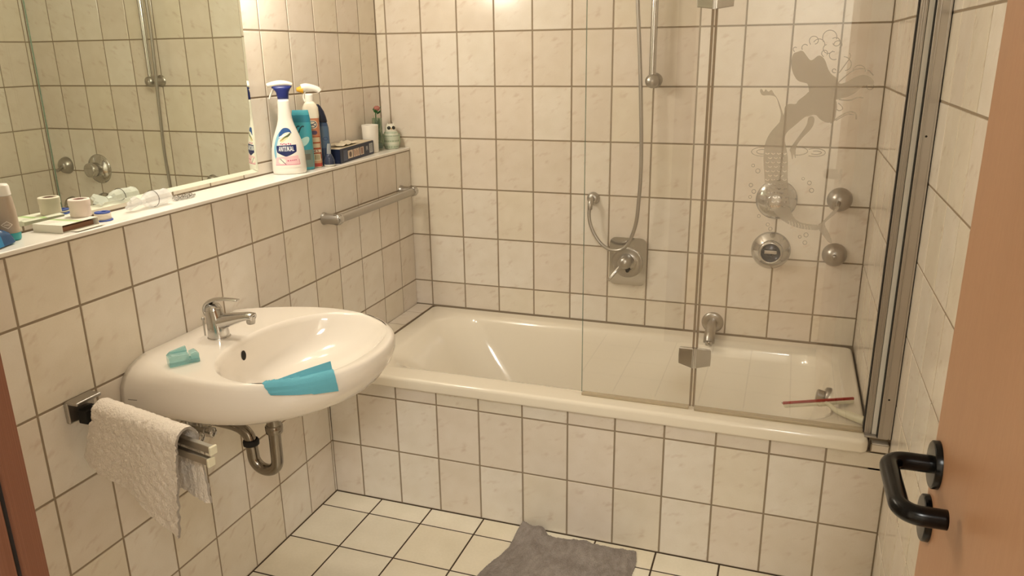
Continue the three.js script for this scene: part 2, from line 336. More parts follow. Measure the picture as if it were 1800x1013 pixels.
// ---------------------------------------------------------------- shower screen on the bath rim
const GZ = 0.693, GB = 0.512, GT = 1.83, GH = 1.262, GL = 0.919, GR = 1.752;
{
  const t = thing('shower_screen', 'clear folding glass shower screen on the bath rim with frosted mermaid', 'shower screen');
  const fixed = mesh('fixed_panel', box(GH + 0.006, GR - 0.006, GB, GT, GZ - 0.003, GZ + 0.003), M.glass, t); fixed.userData.label = 'clear glass panel fixed to the wall profile';
  const leaf = mesh('folding_panel', box(GL, GH - 0.006, GB, GT, GZ - 0.003, GZ + 0.003), M.glass, t); leaf.userData.label = 'narrow clear glass folding panel';
  mesh('glass_edge', box(GL - 0.0012, GL, GB, GT, GZ - 0.003, GZ + 0.003), M.glassEdge, leaf);
  for (const s of [-1, 1]) mesh('edge_seal', box(GH + s * 0.005 - 0.003, GH + s * 0.005 + 0.003, GB, GT, GZ - 0.005, GZ + 0.005), M.edgeSeal, t);
  mesh('bottom_seal', rbox(GH - 0.008 - GL, 0.0105, 0.016, 0.003, (GH - 0.008 + GL) / 2, GB - 0.0048, GZ + 0.002), M.seal, leaf);
  mesh('bottom_seal', rbox(GR - GH - 0.02, 0.0105, 0.022, 0.003, (GR + GH) / 2 - 0.002, GB - 0.0048, GZ + 0.004), M.seal, fixed);
  const clamp2 = (y) => {
    for (const s of [-1, 1]) {
      const sh = new THREE.Shape([V2(0.003, -0.029), V2(0.045, -0.023), V2(0.046, 0), V2(0.045, 0.023), V2(0.003, 0.029)]);
      const g = new THREE.ExtrudeGeometry(sh, { depth: 0.012, bevelEnabled: true, bevelSize: 0.002, bevelThickness: 0.002, bevelSegments: 3 });
      g.translate(0, 0, -0.006); if (s < 0) g.rotateY(Math.PI);
      const c = mesh('hinge_clamp', g, M.chrome, t); c.position.set(GH, y, GZ + 0.012); c.rotation.y = s * 0.34; c.userData.label = 'chrome glass hinge clamp';
      const b = mesh('bolt', towards(cyl(0.006, 0.006, 0.002, 16), 'z'), M.chromeDull, c); b.position.set(s * 0.026, 0, -0.0082);
    }
    mesh('hinge_pin', cyl(0.0055, 0.0055, 0.062, 16), M.chrome, t).position.set(GH, y, GZ + 0.013);
  };
  clamp2(0.672); clamp2(1.678);
  // aluminium rails on the wall edge
  const PT = GT + 0.01, PB = 0.506, H = PT - PB, yc = (PT + PB) / 2;
  const pr = mesh('glazing_profile', rbox(0.019, H, 0.026, 0.002, 1.7505, yc, GZ + 0.004), M.alu, t);
  for (const dx of [-0.005, 0, 0.005]) mesh('rib', rbox(0.0022, H - 0.002, 0.003, 0.0009, 1.7505 + dx, yc, GZ + 0.0178), M.alu, pr);
  const wp = mesh('wall_profile', rbox(0.035, H, 0.024, 0.002, 1.7915, yc, GZ + 0.030), M.alu, t);
  for (const [dx, w] of [[-0.0145, 0.005], [-0.007, 0.003], [0.014, 0.005]]) mesh('rib', rbox(w, H - 0.002, 0.004, 0.0012, 1.7915 + dx, yc, GZ + 0.043), M.alu, wp);
  for (const [x, z] of [[1.7402, 0.004], [1.7735, 0.030], [1.8092, 0.030]]) mesh('rubber_lip', box(x - 0.0009, x + 0.0009, PB + 0.002, PT, GZ + z - 0.010, GZ + z + 0.0145), M.rubber, t);
  mesh('cover_strip', box(1.761, 1.7735, PB + 0.002, PT, GZ + 0.002, GZ + 0.022), M.white, t);
  for (const y of [1.335, 0.625]) mesh('screw', towards(lathe([[0, 0.0012], [0.0025, 0.001], [0.003, 0]], 14), 'z'), M.rubber, wp).position.set(1.7905, y, GZ + 0.0415);
  mesh('foot_cap', rbox(0.06, 0.006, 0.03, 0.002, 1.772, PB - 0.002, GZ + 0.02), M.alu, t);

  // frosted mermaid on the fixed panel, drawn from points of the photograph carried onto the glass
  const X0 = 1.375, X1 = 1.735, Y0 = 0.83, Y1 = 1.635, PPM = 2000, cw = Math.round((X1 - X0) * PPM), ch = Math.round((Y1 - Y0) * PPM);
  const A = (x, y) => { const p = hit(1280 + x / 3.377, 30 + y / 3.377, 'z', GZ + 0.004); return [(p.x - X0) * PPM, (Y1 - p.y) * PPM]; };
  const B = (x, y) => A(x, y + 675.4);
  const c = document.createElement('canvas'); c.width = cw; c.height = ch; const g = c.getContext('2d');
  g.fillStyle = '#000'; g.fillRect(0, 0, cw, ch); g.lineCap = g.lineJoin = 'round';
  const path = (pts, fill = '#fff', closed = true) => {      // smooth closed outline
    g.beginPath(); const n = pts.length, mid = (a, b) => [(a[0] + b[0]) / 2, (a[1] + b[1]) / 2];
    g.moveTo(...mid(pts[n - 1], pts[0])); for (let i = 0; i < n; i++) g.quadraticCurveTo(...pts[i], ...mid(pts[i], pts[(i + 1) % n])); g.closePath(); g.fillStyle = fill; g.fill();
  };
  const line = (pts, w, col = '#fff') => { g.beginPath(); g.moveTo(...pts[0]); for (let i = 1; i < pts.length - 1; i++) g.quadraticCurveTo(...pts[i], (pts[i][0] + pts[i + 1][0]) / 2, (pts[i][1] + pts[i + 1][1]) / 2); g.lineTo(...pts[pts.length - 1]); g.lineWidth = w; g.strokeStyle = col; g.stroke(); };
  // body and tail
  path([A(480, 440), A(458, 465), A(412, 498), A(405, 520), A(360, 514), A(335, 530), A(332, 575), A(322, 600), A(300, 632), A(245, 690), A(215, 760), A(208, 850), A(216, 950), A(222, 1025),
    B(228, 380), B(240, 440), B(275, 490), B(330, 540), B(400, 575), B(480, 588), B(545, 590), B(545, 562), B(490, 556), B(430, 548), B(390, 520), B(372, 480), B(360, 420), B(356, 340), A(352, 930), A(355, 850), A(348, 790), A(335, 740), A(338, 690), A(400, 640), A(455, 592), A(475, 590), A(520, 575), A(545, 610), A(600, 634), A(640, 605), A(640, 540), A(645, 500), A(600, 440), A(560, 415)]);
  // far arm and hand, near arm reaching down
  path([A(300, 640), A(318, 580), A(300, 520), A(285, 470), A(240, 462), A(200, 468), A(186, 432), A(200, 425), A(212, 450), A(222, 424), A(238, 448), A(258, 428), A(270, 455), A(292, 480), A(322, 560), A(332, 600)]);
  path([A(474, 590), A(470, 640), A(425, 700), A(384, 758), A(362, 790), A(372, 800), A(380, 860), A(388, 800), A(402, 856), A(398, 770), A(440, 715), A(505, 655), A(516, 590)]);
  // head and hair
  path([A(384, 215), A(410, 208), A(440, 196), A(462, 225), A(488, 262), A(510, 250), A(540, 222), A(575, 250), A(592, 310), A(615, 345), A(650, 362), A(655, 400), A(700, 390), A(760, 352), A(815, 340), A(862, 370), A(866, 408), A(835, 402), A(795, 410), A(755, 450), A(710, 474), A(650, 490), A(560, 500), A(480, 470), A(478, 395), A(445, 388), A(412, 380), A(384, 335), A(372, 280)]);
  path([A(545, 470), A(650, 470), A(640, 600), A(600, 636), A(540, 600)]);
  // loose curls
  for (const [x, y, r, a0, a1] of [[512, 140, 32, 2.4, 7.6], [545, 165, 40, 3.6, 6.8], [610, 120, 52, 2.6, 6.6], [640, 150, 30, 4, 9], [590, 185, 34, 0.5, 4.4], [655, 165, 28, 3.2, 7.4], [625, 225, 30, 1, 5], [690, 285, 50, -1.6, 1.4], [460, 180, 24, 2.6, 5.4], [400, 190, 16, 2, 5.2], [575, 215, 22, 2, 7], [630, 318, 14, 1, 6], [840, 410, 26, -1, 4], [785, 325, 46, 3.4, 6.2]]) {
    const pts = []; for (let i = 0; i <= 14; i++) { const a = lerp(a0, a1, i / 14), q = r * (1 - i / 40); pts.push(A(x + q * Math.cos(a), y + q * Math.sin(a))); } line(pts, 3.4);
  }
  line([A(648, 395), A(700, 345), A(760, 305), A(830, 310), A(860, 345)], 5); line([A(660, 490), A(720, 500), A(770, 475), A(800, 480)], 5); line([A(655, 512), A(690, 540), A(660, 560), A(640, 545)], 4);
  line([A(610, 628), A(660, 590), A(710, 562), A(760, 565), A(760, 605)], 6); line([A(640, 615), A(700, 575), A(745, 580)], 4); line([A(660, 330), A(700, 275), A(730, 235), A(722, 215)], 4);
  // tail fin
  path([B(530, 560), B(556, 545), B(600, 500), B(650, 448), B(664, 450), B(640, 490), B(590, 530), B(566, 552), B(600, 610), B(612, 650), B(618, 668), B(600, 668), B(570, 630), B(540, 590)]);
  // rings on the water, bubbles
  for (const [x, y, rx, ry, a0, a1] of [[200, 800, 62, 26, 1.0, 5.0], [205, 800, 36, 14, 1.2, 5.0], [410, 796, 62, 24, -1.4, 1.8], [515, 805, 62, 24, -2.2, 2.2], [520, 806, 34, 10, -2, 2.4]]) {
    const pts = []; for (let i = 0; i <= 20; i++) { const a = lerp(a0, a1, i / 20); pts.push(A(x + rx * Math.cos(a), y + ry * Math.sin(a))); } line(pts, 3.4);
  }
  for (const [x, y, r] of [[148, 882, 9], [176, 914, 13], [135, 998, 11], [482, 985, 12], [445, 960, 8], [152, 1036, 12], [130, 1068, 9], [495, 1030, 13], [232, 1146, 13], [182, 1182, 9], [235, 1232, 10], [250, 1258, 11], [462, 1294, 13], [425, 1305, 9], [455, 1340, 12]]) {
    const pts = []; for (let i = 0; i <= 12; i++) pts.push(A(x + r * Math.cos(i / 12 * 6.2832), y + r * Math.sin(i / 12 * 6.2832))); line(pts, 3);
  }
  // scales left clear
  for (let j = 0; j < 13; j++) for (let i = 0; i < 4; i++) {
    const y = 812 + j * 26, x = 232 + i * 34 + (j % 2) * 16 + (j > 9 ? (j - 9) * 10 : 0); if (x > 345 + (j > 9 ? 20 : 0)) continue;
    line([A(x - 9, y - 3), A(x, y + 5), A(x + 10, y - 2)], 6, '#000');
  }
  for (let i = 0; i < 8; i++) line([B(360 + i * 18, 535 + i * 5), B(366 + i * 18, 548 + i * 5), B(364 + i * 18, 562 + i * 4)], 4, '#000');
  const tex = new THREE.CanvasTexture(c); tex.minFilter = THREE.LinearFilter;
  const pg = new THREE.PlaneGeometry(X1 - X0, Y1 - Y0); pg.translate((X0 + X1) / 2, (Y0 + Y1) / 2, GZ + 0.004);
  const pm = mesh('mermaid_print', pg, std({ color: 0xc2b8aa, roughness: 0.9, alphaMap: tex, transparent: true, opacity: 0.62, side: THREE.DoubleSide }), fixed);
  pm.userData.label = 'frosted mermaid with curling hair on the glass';
}

// ---------------------------------------------------------------- shower fittings on the back wall
{
  const t = thing('shower_rail', 'vertical chrome shower rail with round wall mounts', 'shower rail');
  mesh('rail', cyl(0.0125, 0.0125, 0.66, 28), M.chrome, t).position.set(0.998, 1.44 + 0.33, 0.06);
  for (const y of [1.442, 2.1]) {
    const b = mesh('wall_mount', towards(lathe([[0, 0.086], [0.012, 0.085], [0.021, 0.078], [0.0245, 0.066], [0.0235, 0.052], [0.017, 0.038], [0.0165, 0.01], [0.026, 0.004], [0.027, 0]]), 'z'), M.chromeDull, t); b.position.set(0.9985, y, 0);
  }
}
const HOSE = [[0.7790, 0.982, 0.052], [0.7765, 0.955, 0.056], [0.782, 0.918, 0.060], [0.803, 0.872, 0.064], [0.832, 0.838, 0.068], [0.868, 0.820, 0.072], [0.905, 0.824, 0.074], [0.932, 0.848, 0.074], [0.950, 0.890, 0.072], [0.962, 0.94, 0.072], [0.9665, 1.0, 0.07], [0.9715, 1.126, 0.07], [0.965, 1.33, 0.07], [0.954, 1.524, 0.072], [0.942, 1.712, 0.08], [0.938, 1.85, 0.095], [0.948, 1.93, 0.115]];
{
  const t = thing('shower_outlet', 'small chrome shower hose elbow on the tiled wall', 'hose outlet', [0.779, 1.002, 0]);
  mesh('rosette', towards(lathe([[0, 0.022], [0.016, 0.021], [0.022, 0.014], [0.0245, 0.004], [0.025, 0]]), 'z'), M.chromeDull, t);
  mesh('elbow', sweep([[0, 0, 0.012], [0, 0, 0.03], [0, -0.004, 0.045], [0, -0.018, 0.052], [0, -0.034, 0.053]], (k) => lerp(0.011, 0.0095, k), { up: V(1, 0, 0), seg: 24 }), M.chromeDull, t);
  solo('shower_hose', 'long chrome shower hose looping from the wall elbow up the rail', 'shower hose', sweep(HOSE, 0.0068, { seg: 220, N: 12, up: V(0, 0, 1) }), M.chromeDull);
  const s = thing('hand_shower', 'chrome hand shower held at the top of the rail', 'hand shower', [0.948, 1.94, 0.12]);
  mesh('handle', sweep([[0, -0.03, -0.005], [0.004, 0.03, 0.01], [0.012, 0.11, 0.04], [0.018, 0.17, 0.075]], (k) => lerp(0.010, 0.013, k)), M.chrome, s);
  mesh('spray_head', towards(lathe([[0, 0.024], [0.03, 0.02], [0.042, 0.006], [0.041, 0], [0, -0.001]]), 'z').rotateX(0.5), M.chrome, s).position.set(0.02, 0.19, 0.085);
  const hld = mesh('slider', rbox(0.03, 0.05, 0.055, 0.010, 0.0195, 0.04, -0.045), M.chrome, s); hld.userData.label = 'chrome slider clamping the hand shower';
}
{
  const t = thing('bath_mixer', 'chrome single lever bath mixer on a rounded plate', 'mixer tap', [0.9225, 0.7645, 0]);
  const sh = new THREE.Shape(); const w = 0.0655, h = 0.0885, r = 0.022;
  sh.moveTo(-w + r, -h); sh.lineTo(w - r, -h); sh.quadraticCurveTo(w, -h, w, -h + r); sh.lineTo(w, h - r); sh.quadraticCurveTo(w, h, w - r, h); sh.lineTo(-w + r, h); sh.quadraticCurveTo(-w, h, -w, h - r); sh.lineTo(-w, -h + r); sh.quadraticCurveTo(-w, -h, -w + r, -h);
  mesh('cover_plate', new THREE.ExtrudeGeometry(sh, { depth: 0.008, bevelEnabled: true, bevelSize: -0.006, bevelOffset: 0.006, bevelThickness: 0.006, bevelSegments: 4, curveSegments: 10 }).translate(0, 0, 0.001), M.chrome, t);
  mesh('dished_ring', towards(lathe([[0.062, 0.012], [0.058, 0.0175], [0.052, 0.0185], [0.038, 0.016], [0.034, 0.02], [0.03, 0.02]]), 'z'), M.chromeDull, t).position.set(0, -0.004, 0.001);
  const k = mesh('lever_cap', towards(lathe([[0, 0.074], [0.012, 0.073], [0.022, 0.067], [0.026, 0.056], [0.0265, 0.03], [0.0265, 0.012]]), 'z'), M.chromeDull, t); k.position.set(-0.004, 0.006, 0.005);
  mesh('lever', sweep([[-0.012, -0.012, 0.05], [-0.028, -0.032, 0.066], [-0.046, -0.056, 0.078], [-0.055, -0.068, 0.08]], (q) => [lerp(0.008, 0.006, q), lerp(0.006, 0.003, q)], { up: V(0, 0, 1) }), M.chrome, k);
  mesh('diverter_button', towards(lathe([[0, 0.03], [0.006, 0.029], [0.0072, 0.026], [0.0072, 0.01]]), 'z'), M.rubber, t).position.set(0.002, -0.034, 0.002);
}
{
  const a = thing('shower_valve', 'wide chrome shower valve rosette with thick round knob behind the mermaid tail', 'valve', [1.4478, 1.0294, 0]);
  mesh('rosette', towards(lathe([[0.03, 0.022], [0.04, 0.02], [0.058, 0.012], [0.069, 0.006], [0.071, 0]]), 'z'), M.chrome, a);
  mesh('knob', towards(lathe([[0, 0.068], [0.026, 0.068], [0.033, 0.064], [0.035, 0.056], [0.034, 0.02], [0.03, 0.006]]), 'z'), M.chrome, a);
  const b = thing('thermostat_valve', 'chrome thermostat dial with dark recessed centre below the mermaid tail', 'valve', [1.4436, 0.8433, 0]);
  mesh('rosette', towards(lathe([[0.036, 0.030], [0.044, 0.028], [0.062, 0.010], [0.068, 0.005], [0.069, 0]]), 'z'), M.chrome, b);
  mesh('dial_ring', towards(lathe([[0.031, 0.024], [0.033, 0.046], [0.036, 0.048], [0.041, 0.046], [0.043, 0.036], [0.043, 0.01]]), 'z'), M.chrome, b);
  mesh('dial_face', towards(lathe([[0, 0.031], [0.033, 0.031], [0.033, 0.01]]), 'z'), std({ color: 0x5a5a60, metalness: 1, roughness: 0.2 }), b);
  const grip = mesh('grip', rbox(0.044, 0.014, 0.014, 0.003, 0, 0.002, 0.036), M.chromeDull, b);
  mesh('set_screw', towards(cyl(0.0035, 0.0035, 0.002, 14), 'z'), M.rubber, grip).position.set(0.001, -0.012, 0.0325);
  const dome = [[0, 0.040], [0.012, 0.039], [0.024, 0.034], [0.034, 0.024], [0.040, 0.011], [0.042, 0.002], [0.042, 0]];
  const c = thing('stop_valve', 'upper domed chrome stop valve cap with thin stem beside the tiled corner', 'valve', [1.656, 1.0395, 0], 0, 'domed stop valves');
  mesh('dome', towards(lathe(dome), 'z'), M.chromeDull, c);
  mesh('stem', sweep([[-0.004, -0.004, 0.034], [-0.008, -0.012, 0.055], [-0.012, -0.018, 0.072]], 0.008, { up: V(1, 0, 0) }), M.chromeDull, c);
  const d = thing('stop_valve', 'lower domed chrome stop valve cap beside the tiled corner', 'valve', [1.6586, 0.8421, 0], 0, 'domed stop valves');
  mesh('dome', towards(lathe(dome), 'z'), M.chromeDull, d);
  mesh('stem', towards(lathe([[0, 0.052], [0.006, 0.052], [0.0075, 0.049], [0.0075, 0.03]]), 'z'), M.chromeDull, d).position.set(-0.002, 0.002, 0);
}
{
  const t = thing('bath_spout', 'short grey chrome bath filler spout over the tub', 'spout', [1.2545, 0.545, 0]);
  mesh('rosette', towards(lathe([[0, 0.012], [0.03, 0.011], [0.038, 0.007], [0.041, 0.002], [0.041, 0]]), 'z'), M.chromeDull, t);
  mesh('spout_body', sweep([[0, 0, 0.006], [0, 0, 0.04], [0, -0.006, 0.075], [0, -0.022, 0.105], [0, -0.040, 0.118]], (k) => lerp(0.0185, 0.020, sm(0, 1, k)), { up: V(1, 0, 0), seg: 32, N: 24 }), M.chromeDull, t);
  mesh('aerator', lathe([[0, -0.004], [0.012, -0.004], [0.0135, 0.006], [0.0135, 0.012]]).rotateX(-0.25), M.chrome, t).position.set(0, -0.047, 0.120);
}

// ---------------------------------------------------------------- grab bar on the half wall
{
  const t = thing('grab_bar', 'grey chrome grab bar under the ledge over the bath', 'grab bar', [0, 1.013, 0]);
  for (const z of [0.664, 0.094]) {
    mesh('wall_mount', towards(lathe([[0, 0.070], [0.014, 0.069], [0.0185, 0.064], [0.0185, 0.012], [0.0205, 0.006], [0.0215, 0]]), 'x'), M.chromeDull, t).position.set(0, 0, z);
  }
  const bar = mesh('bar', towards(cyl(0.0155, 0.0155, 0.56, 28), 'z'), M.chromeDull, t); bar.position.set(0.055, 0, 0.379);
  for (const z of [0.664, 0.094]) mesh('end_ring', towards(lathe([[0.0156, -0.012], [0.0185, -0.011], [0.0185, 0.011], [0.0156, 0.012]]), 'z'), M.chrome, t).position.set(0.055, 0, z);
  mesh('set_screw', towards(cyl(0.003, 0.003, 0.0016, 14), 'x'), M.rubber, t).position.set(0.0705, -0.001, 0.094);
}

// ---------------------------------------------------------------- washbasin
const BZ = 1.328;
let basinMesh;
{
  const t = thing('washbasin', 'rounded white ceramic washbasin mounted on the tiled wall', 'washbasin');
  // outline: flat at the wall, sides easing out to half width hw at x = xm, then half an ellipse to xf
  const NF = 48, NS = 14, NB = 16;
  const outline = (y, hwb, hw, xm, xf, n = 2.15, x0 = 0.0008, lift = 0) => {
    const out = [];
    for (let i = 0; i <= NS; i++) { const k = i / NS; out.push(V(lerp(x0, xm, k), y, BZ + lerp(hwb, hw, Math.sin(k * Math.PI / 2) ** 0.9))); }
    for (let i = 1; i < NF; i++) { const a = Math.PI / 2 - i / NF * Math.PI, c = Math.cos(a), s = Math.sin(a); out.push(V(xm + (xf - xm) * Math.abs(c) ** (2 / n), y - lift * c, BZ + hw * Math.sign(s) * Math.abs(s) ** (2 / n))); }
    for (let i = NS; i >= 0; i--) { const k = i / NS; out.push(V(lerp(x0, xm, k), y, BZ - lerp(hwb, hw, Math.sin(k * Math.PI / 2) ** 0.9))); }
    for (let i = 1; i < NB; i++) out.push(V(x0, y, BZ + lerp(-hwb, hwb, i / NB)));
    return out;
  };
  const ref = outline(0, 0.2, 0.27, 0.26, 0.56), CX = 0.335;
  const angles = ref.map((p) => Math.atan2((p.z - BZ) / 0.27, (p.x - CX) / 0.24));
  const bowl = (y, cx, hx, hz, n = 2.2) => angles.map((a) => { const c = Math.cos(a), s = Math.sin(a); return V(cx + hx * Math.sign(c) * Math.abs(c) ** (2 / n), y, BZ + hz * Math.sign(s) * Math.abs(s) ** (2 / n)); });
  const R = [
    outline(0.690, 0.10, 0.11, 0.12, 0.25), outline(0.693, 0.17, 0.18, 0.14, 0.32), outline(0.702, 0.232, 0.230, 0.17, 0.40), outline(0.724, 0.260, 0.260, 0.21, 0.48),
    outline(0.750, 0.270, 0.277, 0.24, 0.530), outline(0.785, 0.265, 0.284, 0.26, 0.556), outline(0.812, 0.250, 0.285, 0.27, 0.566), outline(0.828, 0.228, 0.283, 0.272, 0.567), outline(0.837, 0.205, 0.279, 0.272, 0.564), outline(0.8412, 0.187, 0.274, 0.272, 0.558), outline(0.8428, 0.172, 0.268, 0.272, 0.551),
    bowl(0.8424, 0.352, 0.186, 0.255, 2.1), bowl(0.8405, 0.352, 0.181, 0.250), bowl(0.836, 0.352, 0.176, 0.245), bowl(0.826, 0.350, 0.170, 0.239), bowl(0.806, 0.345, 0.162, 0.229), bowl(0.782, 0.337, 0.152, 0.214), bowl(0.756, 0.325, 0.136, 0.186), bowl(0.734, 0.312, 0.108, 0.140), bowl(0.721, 0.300, 0.065, 0.080), bowl(0.718, 0.296, 0.030, 0.034),
  ];
  basinMesh = mesh('basin', loft(R, { cap0: true, cap1: true }), M.ceramic, t);
  mesh('drain_ring', lathe([[0, 0.004], [0.018, 0.004], [0.021, 0.002], [0.029, 0.002], [0.031, 0]]), M.chrome, t).position.set(0.296, 0.7185, BZ);
  const ov = mesh('overflow_hole', towards(lathe([[0, 0.001], [0.0075, 0.001], [0.009, 0.0016], [0.0105, 0.0006]], 24), 'x'), M.rubber, t); ov.scale.set(1, 1.25, 1);
  t.updateMatrixWorld(true);
}
function onMesh(u, v, m, lift = 0) {
  const rc = new THREE.Raycaster(camera.position.clone(), rayOf(u, v)), h = rc.intersectObject(m, false)[0];
  if (!h) return null; const n = h.face.normal.clone(); if (n.dot(rc.ray.direction) > 0) n.negate(); return { p: h.point.clone().addScaledVector(n, lift), n };
}
{
  const o = onMesh(428, 625, basinMesh, 0.0002);
  if (o) { const m = scene.getObjectByName('overflow_hole'); m.position.copy(o.p); m.quaternion.setFromUnitVectors(V(1, 0, 0), o.n); }
}
{
  const t = thing('basin_tap', 'chrome single lever tap on the washbasin', 'tap', [0.104, 0.8425, 1.352], 0.10);
  mesh('body', sweep([[0, -0.002, 0], [-0.001, 0.02, 0], [-0.003, 0.045, 0], [-0.006, 0.064, 0], [-0.008, 0.076, 0]], (k) => { const r = lerp(0.0275, 0.0225, sm(0, 0.9, k)); return [r, r]; }, { up: V(0, 0, 1), N: 28 }), M.chrome, t);
  mesh('base_ring', lathe([[0, 0.003], [0.028, 0.003], [0.0295, 0.001], [0.0295, -0.001]]), M.chrome, t);
  mesh('spout', sweep([[-0.012, 0.036, 0], [0.02, 0.045, 0], [0.06, 0.056, 0], [0.094, 0.063, 0], [0.108, 0.062, 0]], (k) => [lerp(0.0225, 0.015, k), lerp(0.022, 0.0105, sm(0, 1, k))], { N: 24 }), M.chrome, t);
  mesh('aerator', lathe([[0, -0.010], [0.010, -0.010], [0.0115, -0.006], [0.0115, 0.01]], 24), M.chromeDull, t).position.set(0.099, 0.0535, 0);
  const lv = mesh('lever', sweep([[-0.022, 0.058, 0], [-0.024, 0.078, 0], [-0.014, 0.094, 0], [0.010, 0.103, 0], [0.040, 0.107, 0], [0.066, 0.1075, 0]], (k) => [lerp(0.019, 0.0085, sm(0.1, 1, k)), lerp(0.009, 0.0035, sm(0, 0.8, k))], { up: V(0, 0, 1), N: 20, seg: 50 }), M.chrome, t);
  lv.geometry = sweepLever();
  mesh('cartridge_cap', lathe([[0, 0.018], [0.016, 0.016], [0.0205, 0.008], [0.0215, 0]], 32), M.chrome, t).position.set(-0.007, 0.073, 0);
  mesh('pop_up_rod', cyl(0.0022, 0.0022, 0.05, 10), M.chromeDull, t).position.set(-0.042, 0.02, 0); mesh('rod_knob', new THREE.SphereGeometry(0.005, 14, 10), M.chromeDull, t).position.set(-0.042, 0.046, 0);
}
function sweepLever() {                       // flat arched lever: wide across z, thin along the arch
  const pts = [[-0.020, 0.060], [-0.025, 0.074], [-0.022, 0.088], [-0.010, 0.098], [0.010, 0.1035], [0.034, 0.1055], [0.056, 0.1055], [0.068, 0.1045]].map(([x, y]) => V(x, y, 0));
  return sweep(pts, (k) => [lerp(0.0185, 0.009, sm(0.15, 1, k)), lerp(0.0075, 0.003, sm(0, 0.9, k))], { up: V(0.0001, 0.0001, 1).cross(V(0, 0, 0)).lengthSq() ? V(0, 1, 0) : V(-0.6, 0.8, 0), N: 20, seg: 50 });
}
{
  const t = thing('drain_trap', 'grey chrome drain pipe bending in a U under the washbasin', 'drain pipe', [0, 0, BZ]);
  const tail = mesh('tailpiece', cyl(0.0195, 0.0195, 0.119, 28), M.pipe, t); tail.position.set(0.2265, 0.6285, 0);
  mesh('slip_nut', lathe([[0.0172, -0.013], [0.0225, -0.011], [0.0235, -0.002], [0.0235, 0.008], [0.02, 0.012], [0.0172, 0.012]], 28), M.pipe, t).position.set(0.2255, 0.583, 0);
  const u = []; for (let i = 0; i <= 14; i++) { const a = i / 14 * Math.PI; u.push(V(0.185 + 0.039 * Math.cos(a), 0.4855 - 0.036 * Math.sin(a), 0)); }
  mesh('trap_bend', sweep([V(0.2255, 0.595, 0), V(0.225, 0.56, 0), V(0.2245, 0.52, 0), ...u, V(0.1445, 0.51, 0), V(0.143, 0.527, 0)], 0.0165, { seg: 70, N: 22, up: V(0, 0, 1) }), M.pipe, t);
  mesh('slip_nut', lathe([[0.0168, -0.009], [0.0215, -0.007], [0.022, 0.004], [0.0195, 0.009], [0.0168, 0.009]], 28), M.rubber, t).position.set(0.1437, 0.528, 0);
  mesh('waste_arm', sweep([[0.1437, 0.522, 0], [0.139, 0.545, 0], [0.122, 0.563, 0], [0.096, 0.572, 0], [0.05, 0.576, 0], [0.0, 0.578, 0]], 0.0162, { seg: 40, N: 22, up: V(0, 0, 1) }), M.pipe, t);
  mesh('wall_rosette', towards(lathe([[0.017, 0.014], [0.024, 0.012], [0.033, 0.004], [0.034, 0]], 32), 'x'), M.pipe, t).position.set(0, 0.578, 0);
  mesh('clamp_screw', towards(cyl(0.005, 0.005, 0.03, 12), 'x'), M.rubber, t).position.set(0.196, 0.672, 0.012);
}
for (const [i, z, y] of [[0, 1.395, 0.580], [1, 1.440, 0.586]]) {
  const t = thing('angle_valve', i ? 'chrome angle valve beneath the washbasin, farther from the drain pipe' : 'chrome angle valve beneath the washbasin, next to the drain pipe', 'valve', [0, y, z], 0, 'angle valves under the basin');
  mesh('rosette', towards(lathe([[0.009, 0.01], [0.02, 0.008], [0.025, 0.002], [0.025, 0]], 28), 'x'), M.chromeDull, t);
  mesh('body', towards(lathe([[0, 0.058], [0.009, 0.058], [0.0115, 0.054], [0.0115, 0.03], [0.0095, 0.026], [0.0095, 0.004]], 24), 'x'), M.chromeDull, t);
  mesh('handle', towards(lathe([[0, 0.026], [0.010, 0.026], [0.0145, 0.021], [0.0145, 0.006], [0.010, 0.0]], 10), 'x'), M.chrome, t).position.set(0.058, 0, 0);
  mesh('riser', cyl(0.0045, 0.0045, 0.055, 14), M.chromeDull, t).position.set(0.04, 0.033, 0);
}
// faint maker's mark on the basin's side
{
  const top = [], low = []; for (let i = 0; i <= 8; i++) { const k = i / 8, u = lerp(225, 241, k), v = lerp(702.5, 704, k); top.push(onMesh(u, v - 0.7, basinMesh, 0.0004).p); low.push(onMesh(u, v + 0.7, basinMesh, 0.0004).p); }
  const m = mesh('maker_mark', loft([low, top], { wrap: false }), std({ color: 0x8f857a, roughness: 0.4 }), scene.getObjectByName('washbasin')); m.userData.label = 'faint grey printed mark';
}
// cloth over the basin rim
{
  const cols = [], NU = 30, NVv = 18, TL = [462, 677], TR = [581, 635], BR = [592, 684], BL = [477, 693];
  for (let i = 0; i <= NU; i++) {
    const s = i / NU, col = [];
    for (let j = 0; j <= NVv; j++) {           // from the hanging edge up to the crest of the rim
      const k = 1 - j / NVv, u = lerp(lerp(TL[0], TR[0], s), lerp(BL[0], BR[0], s), k), v = lerp(lerp(TL[1], TR[1], s), lerp(BL[1], BR[1], s), k) + 4 * Math.sin(s * Math.PI) * (k - 0.3);
      const h = onMesh(u, v, basinMesh, 0.0085 + 0.0005 * Math.sin(s * 9 + k * 4));
      if (h && h.p.y > 0.78 && (!col.length || h.p.y > col.at(-1).y - 0.001)) col.push(h.p);
      else if (col.length) {                    // beyond the crest the stiff cloth arches over towards the bowl
        const q = col.at(-1), d = rayOf(u, v), flat = Math.hypot(q.x - camera.position.x, q.z - camera.position.z) + 0.0018, t = flat / Math.hypot(d.x, d.z);
        col.push(camera.position.clone().addScaledVector(d, t));
      }
    }
    cols.push(col);
  }
  const rowsC = []; for (let j = 0; j <= NVv; j++) rowsC.push(cols.map((c) => c[j]));
  solo('cleaning_cloth', 'turquoise blue cleaning cloth draped over the washbasin rim', 'cloth', sheet(rowsC, 0.0016), M.cloth);
}
